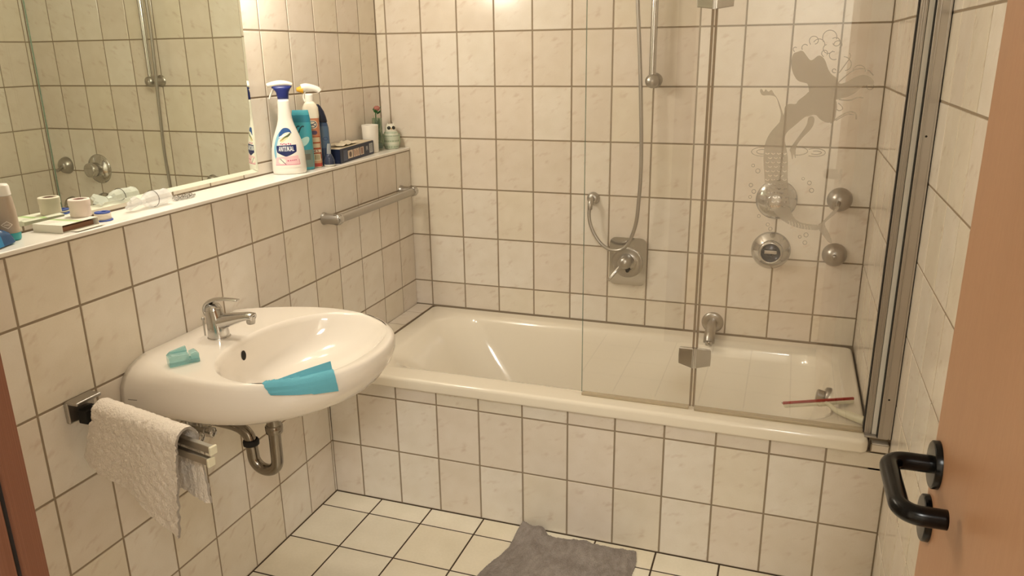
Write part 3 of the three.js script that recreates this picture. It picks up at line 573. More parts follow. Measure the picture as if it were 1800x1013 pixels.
{
  const mat = phy({ color: 0xcdecec, roughness: 0.06, transmission: 0.72, thickness: 0, ior: 1.45 });
  const t = thing('soap_dish', 'small clear aqua plastic soap dish on the basin deck', 'soap dish', [0.143, 0.8432, 1.528], 0.95);
  const prof = (pts, d) => { const g = new THREE.ExtrudeGeometry(new THREE.Shape(pts.map(([x, y]) => V2(x, y))), { depth: d, bevelEnabled: true, bevelSize: 0.0015, bevelThickness: 0.0015, bevelSegments: 2 }); g.translate(0, 0.0015, -d / 2); return g; };
  mesh('tray', prof([[-0.032, 0], [0.010, 0], [0.010, 0.022], [-0.026, 0.024], [-0.032, 0.020]], 0.030), mat, t);
  mesh('side_wall', prof([[-0.030, 0.023], [0.012, 0.023], [0.010, 0.034], [-0.024, 0.027]], 0.006).translate(0, 0, -0.012), mat, t);
  mesh('base_plate', prof([[0.010, 0], [0.034, 0], [0.034, 0.005], [0.010, 0.005]], 0.028), mat, t);
  mesh('end_block', prof([[0.018, 0.005], [0.034, 0.005], [0.034, 0.018], [0.029, 0.023], [0.018, 0.021]], 0.024), mat, t);
}

// ---------------------------------------------------------------- towel rail and towel
const RA = V(0.028, 0.772, 1.7), RB = V(0.412, 0.764, 1.766);
{
  const t = thing('towel_rail', 'double-armed chrome towel rail swung out from the wall', 'towel rail');
  mesh('wall_plate', rbox(0.012, 0.052, 0.072, 0.004, 0.006, 0.789, 1.713), M.chromeDull, t);
  const top = mesh('hood', rbox(0.036, 0.008, 0.068, 0.003, 0.022, 0.814, 1.713), M.chromeDull, t); top.rotation.z = 0;
  mesh('socket', rbox(0.026, 0.034, 0.040, 0.003, 0.022, 0.772, 1.705), M.rubber, t);
  const d = RB.clone().sub(RA), len = d.length(), q = new THREE.Quaternion().setFromUnitVectors(V(1, 0, 0), d.clone().normalize()), mid = RA.clone().add(RB).multiplyScalar(0.5);
  for (const [dy, dz] of [[0.012, -0.004], [-0.010, 0.006]]) {
    const a = mesh('arm', rbox(len, 0.017, 0.012, 0.002), M.chromeDull, t); a.position.copy(mid).add(V(0, dy, dz)); a.quaternion.copy(q);
    const e = mesh('end_cap', rbox(0.007, 0.019, 0.018, 0.002, len / 2 + 0.002, 0, 0), M.ivory, a);
  }
}
{
  const d = RB.clone().sub(RA).normalize(), side = V(-d.z, 0, d.x).normalize();            // side points to the room
  const NS2 = 110, NT = 150, grid = [];
  const s0 = 0.040, s1 = 0.318;
  for (let j = 0; j <= NT; j++) {
    const row = [];
    for (let i = 0; i <= NS2; i++) {
      const k = i / NS2, s = lerp(s0, s1, k), c = RA.clone().addScaledVector(d, s);
      const front = lerp(0.105, 0.232, k) + 0.006 * Math.sin(k * 9), back = 0.158 - 0.012 * (2 * k - 1.2) ** 2;
      const rTop = 0.022, arc = Math.PI * rTop, total = back + arc + front, L = j / NT * total;
      let p, fold = 0;
      if (L < back) { const h = back - L; p = c.clone().addScaledVector(side, -rTop).add(V(0, 0.018 - h, 0)); p.addScaledVector(d, 0.18 * h * k); fold = h * 0.06 * Math.sin(k * 8); }
      else if (L < back + arc) { const a = (L - back) / rTop; p = c.clone().addScaledVector(side, -rTop * Math.cos(a)).add(V(0, 0.018 + rTop * Math.sin(a), 0)); }
      else {
        const h = L - back - arc; p = c.clone().addScaledVector(side, rTop).add(V(0, 0.018 - h, 0));
        p.addScaledVector(d, -h * lerp(0.34, 0.16, k)); fold = h * (0.05 + 0.05 * Math.sin(k * 4.2 + 0.9) + 0.05 * Math.sin(k * 10 + 0.5) * (1 - k * k));
      }
      p.addScaledVector(side, fold + 0.0022 * noise3(p.x * 45, p.y * 45, p.z * 45) + 0.0012 * noise3(p.x * 190, p.y * 190, p.z * 190)); if (p.x < 0.012) p.x = 0.012 + (p.x - 0.012) * 0.05; row.push(p);
    }
    grid.push(row);
  }
  const g = sheet(grid, 0.006);
  solo('hand_towel', 'off-white terry hand towel hung over the towel rail', 'towel', g, M.towel);
}

// ---------------------------------------------------------------- mirror and lamp above it
{
  const z0 = 0.83, z1 = 2.2, y0 = 1.192, y1 = 1.78, b = 0.012;
  const sh = new THREE.Shape([V2(-z1 + b, y0 + b), V2(-z0 - b, y0 + b), V2(-z0 - b, y1 - b), V2(-z1 + b, y1 - b)]);
  const g = new THREE.ExtrudeGeometry(sh, { depth: 0.003, bevelEnabled: true, bevelSize: b, bevelThickness: 0.0012, bevelSegments: 1 });
  g.translate(0, 0, 0.0012 - 0.0008); g.rotateY(Math.PI / 2);
  const t = thing('wall_mirror', 'large frameless wall mirror with slanted glass rim above the ledge', 'mirror', [UP + 0.0012, 0, 0]);
  mesh('mirror_glass', g, M.mirror, t);
  for (const z of [1.1, 1.9]) { const c = mesh('clip', rbox(0.008, 0.012, 0.02, 0.002, 0.005, y1 - 0.002, z), M.chrome, t); }
}
{
  const t = thing('mirror_lamp', 'wall lamp with two opal glass globes above the ledge', 'lamp', [UP, LAMP.y, (LAMP.z[0] + LAMP.z[1]) / 2]);
  mesh('back_plate', rbox(0.018, 0.07, 0.58, 0.006, 0.0095, 0, 0), M.chrome, t);
  for (const i of [0, 1]) {
    const dz = LAMP.z[i] - t.position.z, dx = LAMP.x[i] - UP;
    mesh('arm', towards(cyl(0.009, 0.009, dx - LAMP.radius, 20), 'x'), M.chrome, t).position.set((dx - LAMP.radius) / 2 + 0.004, 0, dz);
    const gl = mesh('globe', new THREE.SphereGeometry(LAMP.radius, 32, 20), std({ color: 0xfff4e2, roughness: 0.3, emissive: LAMP.color, emissiveIntensity: 9 }), t); gl.position.set(dx, 0, dz); gl.castShadow = false;
    const p = new THREE.PointLight(LAMP.color, LAMP.intensity, 0, 2); p.position.set(dx, 0, dz); p.castShadow = true; p.shadow.radius = LAMP.radius / 0.02 * 0.9; t.add(p);
  }
}

// ---------------------------------------------------------------- things on the ledge
const LY = 1.1771;
const view = Math.atan2(1.53, 2.17);           // turn that faces the camera from the far half of the ledge
// flat-bodied bottle: [height, half width, half depth] rings
function bottleGeo(rings, n = 2.6, cap = true) { return loft(rings.map(([y, a, b, nn]) => ell(0, y, 0, a, b, nn ?? n, 40)), { cap0: true, cap1: cap }); }
// patch standing proud of an oval body, from angle a0 to a1 about the face that looks along +z
function patchGeo(rings, h0, h1, a0, a1, n = 2.6, lift = 0.0006, NU = 24, NV = 14) {
  const at = (h) => { let i = 0; while (i + 2 < rings.length && rings[i + 1][0] < h) i++; const [y0, A0, B0] = rings[i], [y1, A1, B1] = rings[i + 1], k = clamp((h - y0) / (y1 - y0), 0, 1); return [lerp(A0, A1, k) + lift, lerp(B0, B1, k) + lift]; };
  const out = [];
  for (let j = 0; j <= NV; j++) {
    const h = lerp(h0, h1, j / NV), [a, b] = at(h), row = [];
    for (let i = 0; i <= NU; i++) { const t = lerp(a0, a1, i / NU), s = Math.sin(t), c = Math.cos(t); row.push(V(a * Math.sign(s) * Math.abs(s) ** (2 / n), h, b * Math.sign(c) * Math.abs(c) ** (2 / n))); }
    out.push(row);
  }
  return loft(out, { wrap: false });
}
const plastic = (c, r = 0.35) => std({ color: c, roughness: r });
{ // white spray bottle with a blue collar
  const b = hit(512, 304, 'y', LY), t = thing('spray_bottle', 'white descaler spray bottle with dark blue collar on the ledge', 'bottle', [-0.062, LY, 0.741], view);
  const S = 0.000376 / 2, rings = [[0, 130, 80], [0.003, 138, 88], [0.012, 143.5, 92], [0.05, 141, 90], [0.083, 135, 86], [0.10, 124, 80], [0.1185, 110, 74], [0.137, 91, 66], [0.154, 74, 58], [0.17, 62, 52], [0.1786, 58.5, 50], [0.207, 51.5, 46], [0.228, 50, 44], [0.236, 44, 44]].map(([h, a, d]) => [h, a * S * 2, d * S * 2]);
  mesh('body', bottleGeo(rings, 2.4), plastic(0xf6f2ea, 0.3), t);
  const head = mesh('spray_head', loft([[0.2355, 0.017, 0.014, 0], [0.245, 0.018, 0.015, 0], [0.258, 0.020, 0.017, 0.000], [0.266, 0.025, 0.018, -0.001], [0.2765, 0.034, 0.019, -0.003]].map(([y, a, d, o]) => ell(o, y, 0, a, d, 2.4, 36)), { cap0: true, cap1: true }), plastic(0x24327e, 0.3), t); head.userData.label = 'dark blue collar of the spray head';
  const shroud = mesh('shroud', sweep([[-0.046, 0.279, 0], [-0.03, 0.2815, 0], [0, 0.284, 0], [0.022, 0.282, 0], [0.032, 0.279, 0]], (k) => [0.0045 + 0.013 * Math.sin(Math.PI * clamp(k * 0.75 + 0.22, 0, 1)), 0.004 + 0.0065 * Math.sin(Math.PI * clamp(k * 0.8 + 0.12, 0, 1))], { N: 20 }), M.white, t); shroud.userData.label = 'white top of the spray head';
  mesh('trigger', sweep([[-0.026, 0.272, 0], [-0.031, 0.262, 0], [-0.037, 0.250, 0], [-0.042, 0.237, 0]], (k) => [lerp(0.006, 0.005, k), lerp(0.004, 0.0028, k)], { up: V(1, 0, 0) }), M.white, t);
  const tex = canvasTex(512, 768, (g, w, h) => {
    g.fillStyle = '#f6f2ea'; g.fillRect(0, 0, w, h);
    g.fillStyle = '#8cc2dc'; g.beginPath(); g.moveTo(60, 380); g.quadraticCurveTo(70, 90, 230, 70); g.lineTo(150, 260); g.quadraticCurveTo(110, 470, 130, 640); g.quadraticCurveTo(50, 560, 60, 380); g.fill();
    g.fillStyle = '#2b5a9c'; g.beginPath(); g.ellipse(285, 140, 135, 112, -0.4, 0, 7); g.fill();
    g.fillStyle = '#f4efe2'; g.beginPath(); g.ellipse(300, 200, 130, 78, -0.55, 0, 7); g.fill();
    for (const [x, y, a, c] of [[250, 225, -0.7, '#c9b27a'], [300, 195, -0.7, '#7d8c4c'], [340, 165, -0.7, '#55633a'], [275, 245, -0.7, '#e9dfb4'], [232, 180, -0.3, '#ffffff']]) { g.fillStyle = c; g.beginPath(); g.ellipse(x, y, 74, 17, a, 0, 7); g.fill(); }
    g.textAlign = 'center';
    g.fillStyle = '#1d2a63'; g.beginPath(); g.moveTo(120, 352); g.lineTo(455, 338); g.lineTo(440, 470); g.lineTo(290, 560); g.lineTo(140, 478); g.fill();
    g.fillStyle = '#c23f77'; for (let i = 0; i < 6; i++) g.fillRect(205 + i * 28, 306 + (i % 2) * 8, 18, 24);
    g.save(); g.translate(287, 455); g.scale(0.72, 1.6); g.fillStyle = '#ffffff'; g.font = 'bold 76px sans-serif'; g.fillText('ANTIKAL', 0, 0); g.restore();
    g.fillStyle = '#f6cdd2'; g.beginPath(); g.moveTo(110, 570); g.lineTo(460, 540); g.lineTo(480, 720); g.lineTo(90, 720); g.fill();
    g.strokeStyle = '#d85a86'; g.lineWidth = 8; g.beginPath(); g.moveTo(95, 715); g.lineTo(480, 708); g.lineTo(474, 612); g.stroke();
    g.fillStyle = '#f8f4ea'; g.beginPath(); g.ellipse(220, 640, 62, 50, 0, 0, 7); g.fill(); g.fillStyle = '#c8336e'; for (let i = 0; i < 5; i++) g.fillRect(300 + i * 26, 628 - i * 3, 16, 18); g.strokeStyle = '#2b2b40'; g.lineWidth = 9; g.beginPath(); g.moveTo(190, 590); g.lineTo(280, 705); g.stroke();
  });
  const lab = mesh('label_print', patchGeo(rings, 0.022, 0.152, -1.15, 0.72, 2.4), std({ map: tex, roughness: 0.3 }), t); lab.userData.label = 'printed label with blue arch and pink band';
}
{ // turquoise refill pouch
  const t = thing('refill_pouch', 'turquoise refill pouch standing behind the white spray bottle', 'pouch', [-0.062, LY, 0.655], view - 0.2);
  const rings = [[0, 0.030, 0.018], [0.004, 0.032, 0.021], [0.05, 0.033, 0.022], [0.12, 0.033, 0.018], [0.165, 0.031, 0.012], [0.185, 0.028, 0.006], [0.196, 0.026, 0.002]];
  const tex = canvasTex(256, 512, (g, w, h) => {
    g.fillStyle = '#3d9fb0'; g.fillRect(0, 0, w, h); g.fillStyle = '#2a7f97'; g.fillRect(0, 0, w, 70); g.fillStyle = '#7a8f88'; g.fillRect(0, 340, w, 172);
    g.strokeStyle = '#20404c'; g.lineWidth = 12; g.beginPath(); g.moveTo(70, 170); g.quadraticCurveTo(90, 90, 120, 110); g.moveTo(110, 172); g.quadraticCurveTo(130, 92, 160, 112); g.stroke(); g.fillStyle = '#b9e0da'; g.beginPath(); g.ellipse(150, 260, 70, 36, -0.6, 0, 7); g.fill(); g.fillStyle = '#6d6f66'; g.fillRect(120, 380, 90, 60);
  });
  mesh('pouch', bottleGeo(rings, 2.2), std({ color: 0x48a3b4, roughness: 0.3 }), t); mesh('pouch_print', patchGeo(rings, 0.01, 0.18, -1.25, 1.25, 2.2), std({ map: tex, roughness: 0.3 }), t);
}
{ // orange labelled spray with a white head and a yellow nozzle
  const t = thing('spray_bottle', 'white spray bottle with orange label and yellow nozzle on the ledge', 'bottle', [-0.060, LY, 0.598], view - 0.05);
  const rings = [[0, 0.024, 0.022], [0.003, 0.026, 0.024], [0.06, 0.0265, 0.025], [0.155, 0.026, 0.0245], [0.175, 0.0275, 0.022], [0.20, 0.026, 0.018], [0.212, 0.020, 0.015], [0.22, 0.013, 0.013]];
  mesh('body', bottleGeo(rings, 3), plastic(0xefe6d2, 0.35), t);
  const tex = canvasTex(256, 1024, (g, w, h) => {
    g.fillStyle = '#c98563'; g.fillRect(0, 0, w, 380); g.fillStyle = '#a8502e'; g.fillRect(0, 380, w, 480); g.fillStyle = '#d2a07a'; g.fillRect(0, 860, w, 164);
    g.fillStyle = '#e9dcc4'; g.beginPath(); g.ellipse(130, 130, 72, 88, 0, 0, 7); g.fill(); g.strokeStyle = '#46506a'; g.lineWidth = 14; g.beginPath(); g.ellipse(130, 130, 52, 66, 0, 0, 7); g.moveTo(90, 90); g.lineTo(170, 175); g.moveTo(175, 85); g.lineTo(95, 170); g.stroke();
    g.fillStyle = '#5b4b6c'; g.beginPath(); g.ellipse(150, 300, 36, 44, 0, 0, 7); g.fill();
    g.fillStyle = '#d9c6a4'; g.fillRect(50, 400, 180, 100); g.fillRect(50, 530, 180, 90); g.fillStyle = '#e7dcc4'; g.fillRect(50, 660, 190, 60); g.fillStyle = '#7d2f1c'; g.font = 'bold 66px sans-serif'; g.fillText('XX5', 70, 714);
    g.fillStyle = '#ded0b2'; g.fillRect(60, 750, 160, 150); g.fillStyle = '#8a7a4c'; for (let i = 0; i < 9; i++) g.fillRect(86 + i * 12, 772, 6, 104); g.fillStyle = '#b9493a'; g.fillRect(0, 950, w, 74);
  });
  const lab = mesh('label_print', patchGeo(rings, 0.004, 0.166, -1.2, 1.2, 3), std({ map: tex, roughness: 0.35 }), t); lab.userData.label = 'orange printed label';
  mesh('neck', lathe([[0, 0.246], [0.012, 0.246], [0.0135, 0.24], [0.0135, 0.215]], 24), M.white, t);
  mesh('spray_head', sweep([[-0.022, 0.263, 0], [-0.008, 0.267, 0], [0.012, 0.264, 0], [0.030, 0.258, 0], [0.037, 0.251, 0]], (k) => [lerp(0.012, 0.010, k), lerp(0.0135, 0.009, k)], { N: 20 }), M.white, t);
  mesh('nozzle', towards(lathe([[0, 0.022], [0.006, 0.022], [0.0075, 0.018], [0.0135, 0]], 20), '-x'), plastic(0xf1b53c, 0.35), t).position.set(-0.017, 0.2595, 0);
  mesh('trigger', sweep([[-0.012, 0.252, 0], [-0.017, 0.242, 0], [-0.018, 0.230, 0], [-0.015, 0.220, 0]], (k) => [0.005, 0.0032], { up: V(1, 0, 0) }), M.white, t);
}
{ // dark blue bottle
  const t = thing('cleaner_bottle', 'slim blue cleaner bottle with navy cap beside the orange label', 'bottle', [-0.048, LY, 0.549], view);
  const rings = [[0, 0.017, 0.0135], [0.003, 0.019, 0.015], [0.07, 0.0195, 0.0155], [0.128, 0.019, 0.015], [0.142, 0.016, 0.0135], [0.15, 0.013, 0.012]];
  const tex = canvasTex(128, 512, (g, w, h) => { g.fillStyle = '#55708f'; g.fillRect(0, 0, w, h); g.fillStyle = '#33496e'; g.fillRect(0, 330, w, 182); g.strokeStyle = '#2f4a7a'; g.lineWidth = 8; g.beginPath(); g.ellipse(78, 190, 20, 24, 0, 0, 7); g.stroke(); g.fillStyle = '#93a9bb'; g.fillRect(10, 30, 20, 150); });
  mesh('body', bottleGeo(rings, 2.4), plastic(0x3b557c, 0.3), t); mesh('label_print', patchGeo(rings, 0.02, 0.135, -1.1, 1.1, 2.4), std({ map: tex, roughness: 0.3 }), t);
  mesh('cap', loft([[0.148, 0.0165, 0.014, 0], [0.165, 0.0165, 0.014, -0.003], [0.185, 0.0155, 0.0145, -0.008], [0.2, 0.011, 0.011, -0.012], [0.208, 0.006, 0.008, -0.014]].map(([y, a, d, o]) => ell(o, y, 0, a, d, 2.3, 30)), { cap0: true, cap1: true }), plastic(0x1f2740, 0.35), t);
}
{ // small clear and navy bottle
  const t = thing('dropper_bottle', 'small smoky bottle with clear spout before the blue cleaner', 'bottle', [-0.0155, LY, 0.576], view);
  mesh('body', bottleGeo([[0, 0.016, 0.0135], [0.003, 0.0175, 0.015], [0.022, 0.018, 0.015], [0.036, 0.012, 0.011], [0.044, 0.008, 0.008]], 2.2), phy({ color: 0x4a536c, roughness: 0.15, transmission: 0.35, thickness: 0.02 }), t);
  mesh('spout', sweep([[0, 0.042, 0], [0.001, 0.06, 0], [0.003, 0.078, 0]], (k) => lerp(0.0075, 0.006, k), { up: V(0, 0, 1) }), phy({ color: 0xdde3e6, roughness: 0.12, transmission: 0.6, thickness: 0.01 }), t);
  mesh('foot', bottleGeo([[0, 0.0172, 0.0147], [0.008, 0.0184, 0.0157]], 2.2), plastic(0xcdc9bd, 0.4), t);
}
{ // long dark blue carton
  const t = thing('carton_box', 'long flat navy blue carton on the far half of the ledge', 'box', [-0.059, LY, 0.366], 0.112);
  mesh('carton', rbox(0.062, 0.05, 0.300, 0.0012, 0, 0.0251, 0, 1), plastic(0x182340, 0.45), t);
  const tex = canvasTex(1024, 180, (g, w, h) => {
    g.fillStyle = '#18233f'; g.fillRect(0, 0, w, h); g.fillStyle = '#4a5470'; g.fillRect(90, 20, 110, 140); g.fillStyle = '#39456a'; g.fillRect(20, 0, 14, h);
    g.fillStyle = '#d9c7b4'; g.fillRect(215, 40, 150, 105); g.fillRect(380, 40, 190, 105); g.fillRect(590, 40, 110, 105); g.fillStyle = '#6d5950'; g.beginPath(); g.ellipse(290, 95, 38, 36, 0, 0, 7); g.fill(); g.fillStyle = '#b0836c'; for (let i = 0; i < 5; i++) g.fillRect(396 + i * 34, 52 + (i % 2) * 16, 20, 76); g.fillStyle = '#94746a'; g.fillRect(612, 50, 64, 86);
    g.fillStyle = '#dfe2e6'; g.fillRect(780, 50, 8, 60); g.fillRect(800, 50, 8, 40); g.fillRect(820, 50, 8, 60); g.fillStyle = '#c3c5c4'; g.fillRect(880, 26, 110, 128); g.fillStyle = '#4b5164'; for (let i = 0; i < 8; i++) g.fillRect(893, 36 + i * 14, 84, 6);
  });
  const pg = new THREE.PlaneGeometry(0.298, 0.049); pg.rotateY(Math.PI / 2); pg.translate(0.0314, 0.0251, 0);
  const f = mesh('front_print', pg, std({ map: tex, roughness: 0.45 }), t); f.userData.label = 'printed long side of the carton';
  mesh('lid', rbox(0.060, 0.0016, 0.298, 0.0006, -0.001, 0.0512, 0, 1), plastic(0xdccfb6, 0.7), t);
  solo('paper_napkin', 'crumpled cream paper napkin lying on the navy carton', 'napkin', (() => { const gr = []; for (let j = 0; j <= 16; j++) { const r = []; for (let i = 0; i <= 16; i++) { const x = (i / 16 - 0.5) * 0.055, z = (j / 16 - 0.5) * 0.14; r.push(V(x, 0.004 + 0.007 * Math.max(0, noise3(x * 40, z * 22, 3)) + 0.006 * Math.cos(i / 16 * Math.PI - 1.57) * Math.cos(j / 16 * Math.PI - 1.57), z)); } gr.push(r); } return sheet(gr, 0.001); })(), plastic(0xe6dcc6, 0.9), [-0.062, LY + 0.0528, 0.400], 0.12);
}
solo('beaker', 'plain white plastic beaker behind the navy carton', 'cup', lathe([[0, 0.001], [0.027, 0.0], [0.0285, 0.002], [0.0325, 0.104], [0.0318, 0.106], [0.0305, 0.104], [0.0268, 0.006], [0, 0.005]]), M.white, [-0.075, LY, 0.180]);
{ // glass vial with an artificial rose
  const t = thing('rose_vase', 'narrow glass tube with green stem and faded rose', 'vase', [-0.080, LY, 0.112]);
  mesh('tube', lathe([[0, 0.003], [0.018, 0.002], [0.020, 0.006], [0.020, 0.125], [0.0188, 0.126], [0.0185, 0.008], [0, 0.006]], 28), phy({ color: 0xe8f0e6, transmission: 0.95, thickness: 0, roughness: 0.03 }), t);
  mesh('pebbles', bottleGeo([[0.007, 0.016, 0.016], [0.012, 0.0178, 0.0178], [0.022, 0.017, 0.017], [0.028, 0.012, 0.012]], 2), plastic(0x3d6e78, 0.4), t);
  mesh('stem', sweep([[0, 0.02, 0], [0.003, 0.07, 0.001], [-0.004, 0.12, 0], [-0.002, 0.155, 0.002]], 0.0022), plastic(0x2f5b32, 0.6), t);
  for (let i = 0; i < 14; i++) {
    const a = i * 2.4, h = i < 10 ? 0.018 + i * 0.008 : 0.142 + (i - 10) * 0.005, L = i < 10 ? 0.046 : 0.028, rows2 = [];
    for (let j = 0; j <= 8; j++) { const k = j / 8, w = 0.009 * Math.sin(Math.PI * clamp(k, 0.03, 0.97)), r = 0.002 + (i < 10 ? 0.011 : 0.018) * k, row = []; for (let q = -2; q <= 2; q++) row.push(V(r * Math.cos(a) - q / 2 * w * Math.sin(a), h + L * k * (i < 10 ? 1 : 0.5) - Math.abs(q) * 0.001, r * Math.sin(a) + q / 2 * w * Math.cos(a))); rows2.push(row); }
    mesh('leaf', sheet(rows2, 0.0006), plastic(i % 2 ? 0x3f7a43 : 0x2f6538, 0.6), t);
  }
  const bud = mesh('bloom', lathe([[0, 0.0], [0.008, 0.002], [0.012, 0.009], [0.011, 0.016], [0.006, 0.02], [0, 0.019]], 20), plastic(0xb5776a, 0.8), t); bud.position.set(0.004, 0.153, 0.002);
  for (let i = 0; i < 5; i++) { const p = mesh('petal', lathe([[0, 0], [0.006, 0.003], [0.008, 0.009], [0.006, 0.014], [0.0055, 0.0135], [0.007, 0.009], [0.005, 0.004], [0, 0.001]], 14), plastic(0xa9675f, 0.8), bud); p.position.set(0.006 * Math.cos(i * 1.257), 0.003, 0.006 * Math.sin(i * 1.257)); p.scale.set(0.9, 1, 0.6); }
}
{ // owl jar
  const t = thing('owl_jar', 'pale green owl-shaped jar with white head at the ledge end', 'jar', [-0.052, LY, 0.054], view);
  mesh('body', lathe([[0, 0.001], [0.026, 0.0], [0.030, 0.004], [0.0325, 0.03], [0.0315, 0.052], [0.027, 0.066], [0.022, 0.071], [0, 0.071]], 40), std({ roughness: 0.4, map: canvasTex(512, 256, (g, w, h) => { g.fillStyle = '#cdd5c2'; g.fillRect(0, 0, w, h); g.fillStyle = '#93a78c'; for (let j = 0; j < 6; j++) for (let i = 0; i < 26; i++) { g.beginPath(); g.ellipse(i * 20 + (j % 2) * 10, 40 + j * 34, 7, 5, 0, 0, 7); g.fill(); } g.fillStyle = '#dfe2d2'; g.fillRect(0, 88, w, 12); g.fillRect(0, 150, w, 12); }) }), t);
  const hd = mesh('head', lathe([[0.022, 0.066], [0.0235, 0.074], [0.022, 0.088], [0.015, 0.097], [0, 0.1]], 36), plastic(0xf0ecdd, 0.4), t);
  for (const s of [-1, 1]) {
    const e = mesh('eye', towards(lathe([[0, 0.004], [0.003, 0.004], [0.0045, 0.002], [0.0065, 0.0022], [0.0075, 0]], 20), 'z'), plastic(0x2a2a22, 0.3), hd); e.position.set(s * 0.009, 0.084, 0.0195); e.rotation.y = s * 0.35;
    mesh('ear', new THREE.ConeGeometry(0.005, 0.012, 12), plastic(0xf0ecdd, 0.4), hd).position.set(s * 0.012, 0.098, 0.004);
    mesh('wing', loft([[0.012, 0.002, 0.006], [0.03, 0.005, 0.011], [0.05, 0.004, 0.009], [0.06, 0.0015, 0.004]].map(([y, a, d]) => ell(s * 0.0315, y, 0.002, a, d, 2, 20)), { cap0: true, cap1: true }), plastic(0xa9b89c, 0.45), t);
  }
  mesh('beak', new THREE.ConeGeometry(0.0032, 0.008, 10).rotateX(2.2), plastic(0xc9a25a, 0.4), hd).position.set(0, 0.079, 0.0245);
}
// near half of the ledge
{
  const t = thing('soap_packet', 'glossy blue foil soap packet at the near end of the ledge', 'packet', [-0.056, LY, 1.800], 0.35);
  const gr = []; for (let j = 0; j <= 18; j++) { const r = []; for (let i = 0; i <= 24; i++) { const a = (i / 24 - 0.5), b = j / 18 - 0.5; const e = Math.sqrt(Math.max(0, 1 - (2 * a) ** 6)) * Math.sqrt(Math.max(0, 1 - (2 * b) ** 4)); r.push(V(a * 0.06, 0.003 + 0.030 * e + 0.0025 * noise3(a * 14, b * 14, 7) * e, b * 0.09)); } gr.push(r); }
  mesh('wrapper', sheet(gr, 0.0025), std({ roughness: 0.22, map: canvasTex(256, 256, (g, w, h) => { g.fillStyle = '#2c86bd'; g.fillRect(0, 0, w, h); g.fillStyle = '#1b4f80'; g.beginPath(); g.moveTo(0, 140); g.quadraticCurveTo(120, 90, 256, 170); g.lineTo(256, 256); g.lineTo(0, 256); g.fill(); g.fillStyle = '#cfe6ef'; g.beginPath(); g.ellipse(170, 130, 60, 24, -0.5, 0, 7); g.fill(); g.fillStyle = '#57b6dc'; g.fillRect(0, 20, 256, 26); }) }), t);
  mesh('soap_bar', rbox(0.052, 0.022, 0.08, 0.008, 0, 0.0125, 0), M.white, t);
}
{
  const t = thing('deodorant_bottle', 'grey roll-on bottle with white cap and turquoise foot', 'bottle', [-0.082, LY, 1.728], 0.6);
  const rings = [[0, 0.019, 0.015], [0.003, 0.021, 0.017], [0.018, 0.0215, 0.0175], [0.06, 0.0205, 0.017], [0.092, 0.0175, 0.0155], [0.099, 0.015, 0.0135]];
  mesh('body', bottleGeo(rings, 2.3), plastic(0xb9a996, 0.35), t);
  mesh('foot', bottleGeo([[0.0005, 0.0196, 0.0156], [0.004, 0.0216, 0.0176], [0.017, 0.0221, 0.0181]], 2.3, false), plastic(0x39a3a8, 0.35), t);
  mesh('label_print', patchGeo(rings, 0.022, 0.05, -0.5, 0.9, 2.3), std({ roughness: 0.35, map: canvasTex(128, 128, (g, w, h) => { g.fillStyle = '#b9a996'; g.fillRect(0, 0, w, h); g.strokeStyle = '#efe6da'; g.lineWidth = 7; g.beginPath(); g.moveTo(64, 30); g.lineTo(104, 64); g.lineTo(64, 100); g.lineTo(24, 64); g.closePath(); g.moveTo(44, 64); g.lineTo(84, 64); g.stroke(); }) }), t);
  mesh('cap', bottleGeo([[0.096, 0.0165, 0.0145], [0.098, 0.0175, 0.0155], [0.116, 0.016, 0.0145], [0.1205, 0.0135, 0.0125]], 2.4), M.white, t);
}
{
  const t = thing('pill_carton', 'flat white carton with green stripe and torn open end', 'box', [-0.066, LY, 1.600], 0.04);
  const w = 0.084, d = 0.102, h = 0.018, e = 0.0008, mat = std({ roughness: 0.6, map: canvasTex(256, 256, (g, W, H) => { g.fillStyle = '#f3efe4'; g.fillRect(0, 0, W, H); g.fillStyle = '#bcd59a'; g.fillRect(0, 110, W, 30); g.fillStyle = '#dfe8c9'; g.fillRect(0, 140, W, 14); g.fillStyle = '#c9c4b6'; for (let i = 0; i < 5; i++) g.fillRect(30, 170 + i * 14, 120 - i * 12, 5); }) });
  mesh('top_panel', box(-w / 2, w / 2, h - e, h, -d / 2, d / 2), mat, t); mesh('bottom_panel', box(-w / 2, w / 2, 0.0001, e, -d / 2, d / 2), plastic(0xf3efe4, 0.6), t);
  mesh('side_panel', box(-w / 2, w / 2, e, h - e, d / 2 - e, d / 2), plastic(0xf0ebdd, 0.6), t); mesh('side_panel', box(-w / 2, w / 2, e, h - e, -d / 2, -d / 2 + e), plastic(0xf0ebdd, 0.6), t);
  mesh('side_panel', box(-w / 2, -w / 2 + e, e, h - e, -d / 2 + e, d / 2 - e), plastic(0xf0ebdd, 0.6), t);
  mesh('leaflet', box(-w / 2 + 0.004, w / 2 - 0.012, e, h * 0.6, -d / 2 + 0.004, d / 2 - 0.004), plastic(0x9a7258, 0.9), t);
  const fl = mesh('torn_flap', box(0, 0.022, -0.0004, 0.0004, -d / 2 + 0.004, d / 2 - 0.02), plastic(0xf0ebdd, 0.6), t); fl.position.set(w / 2 - 0.001, 0.001, 0); fl.rotation.z = 0.06;
}
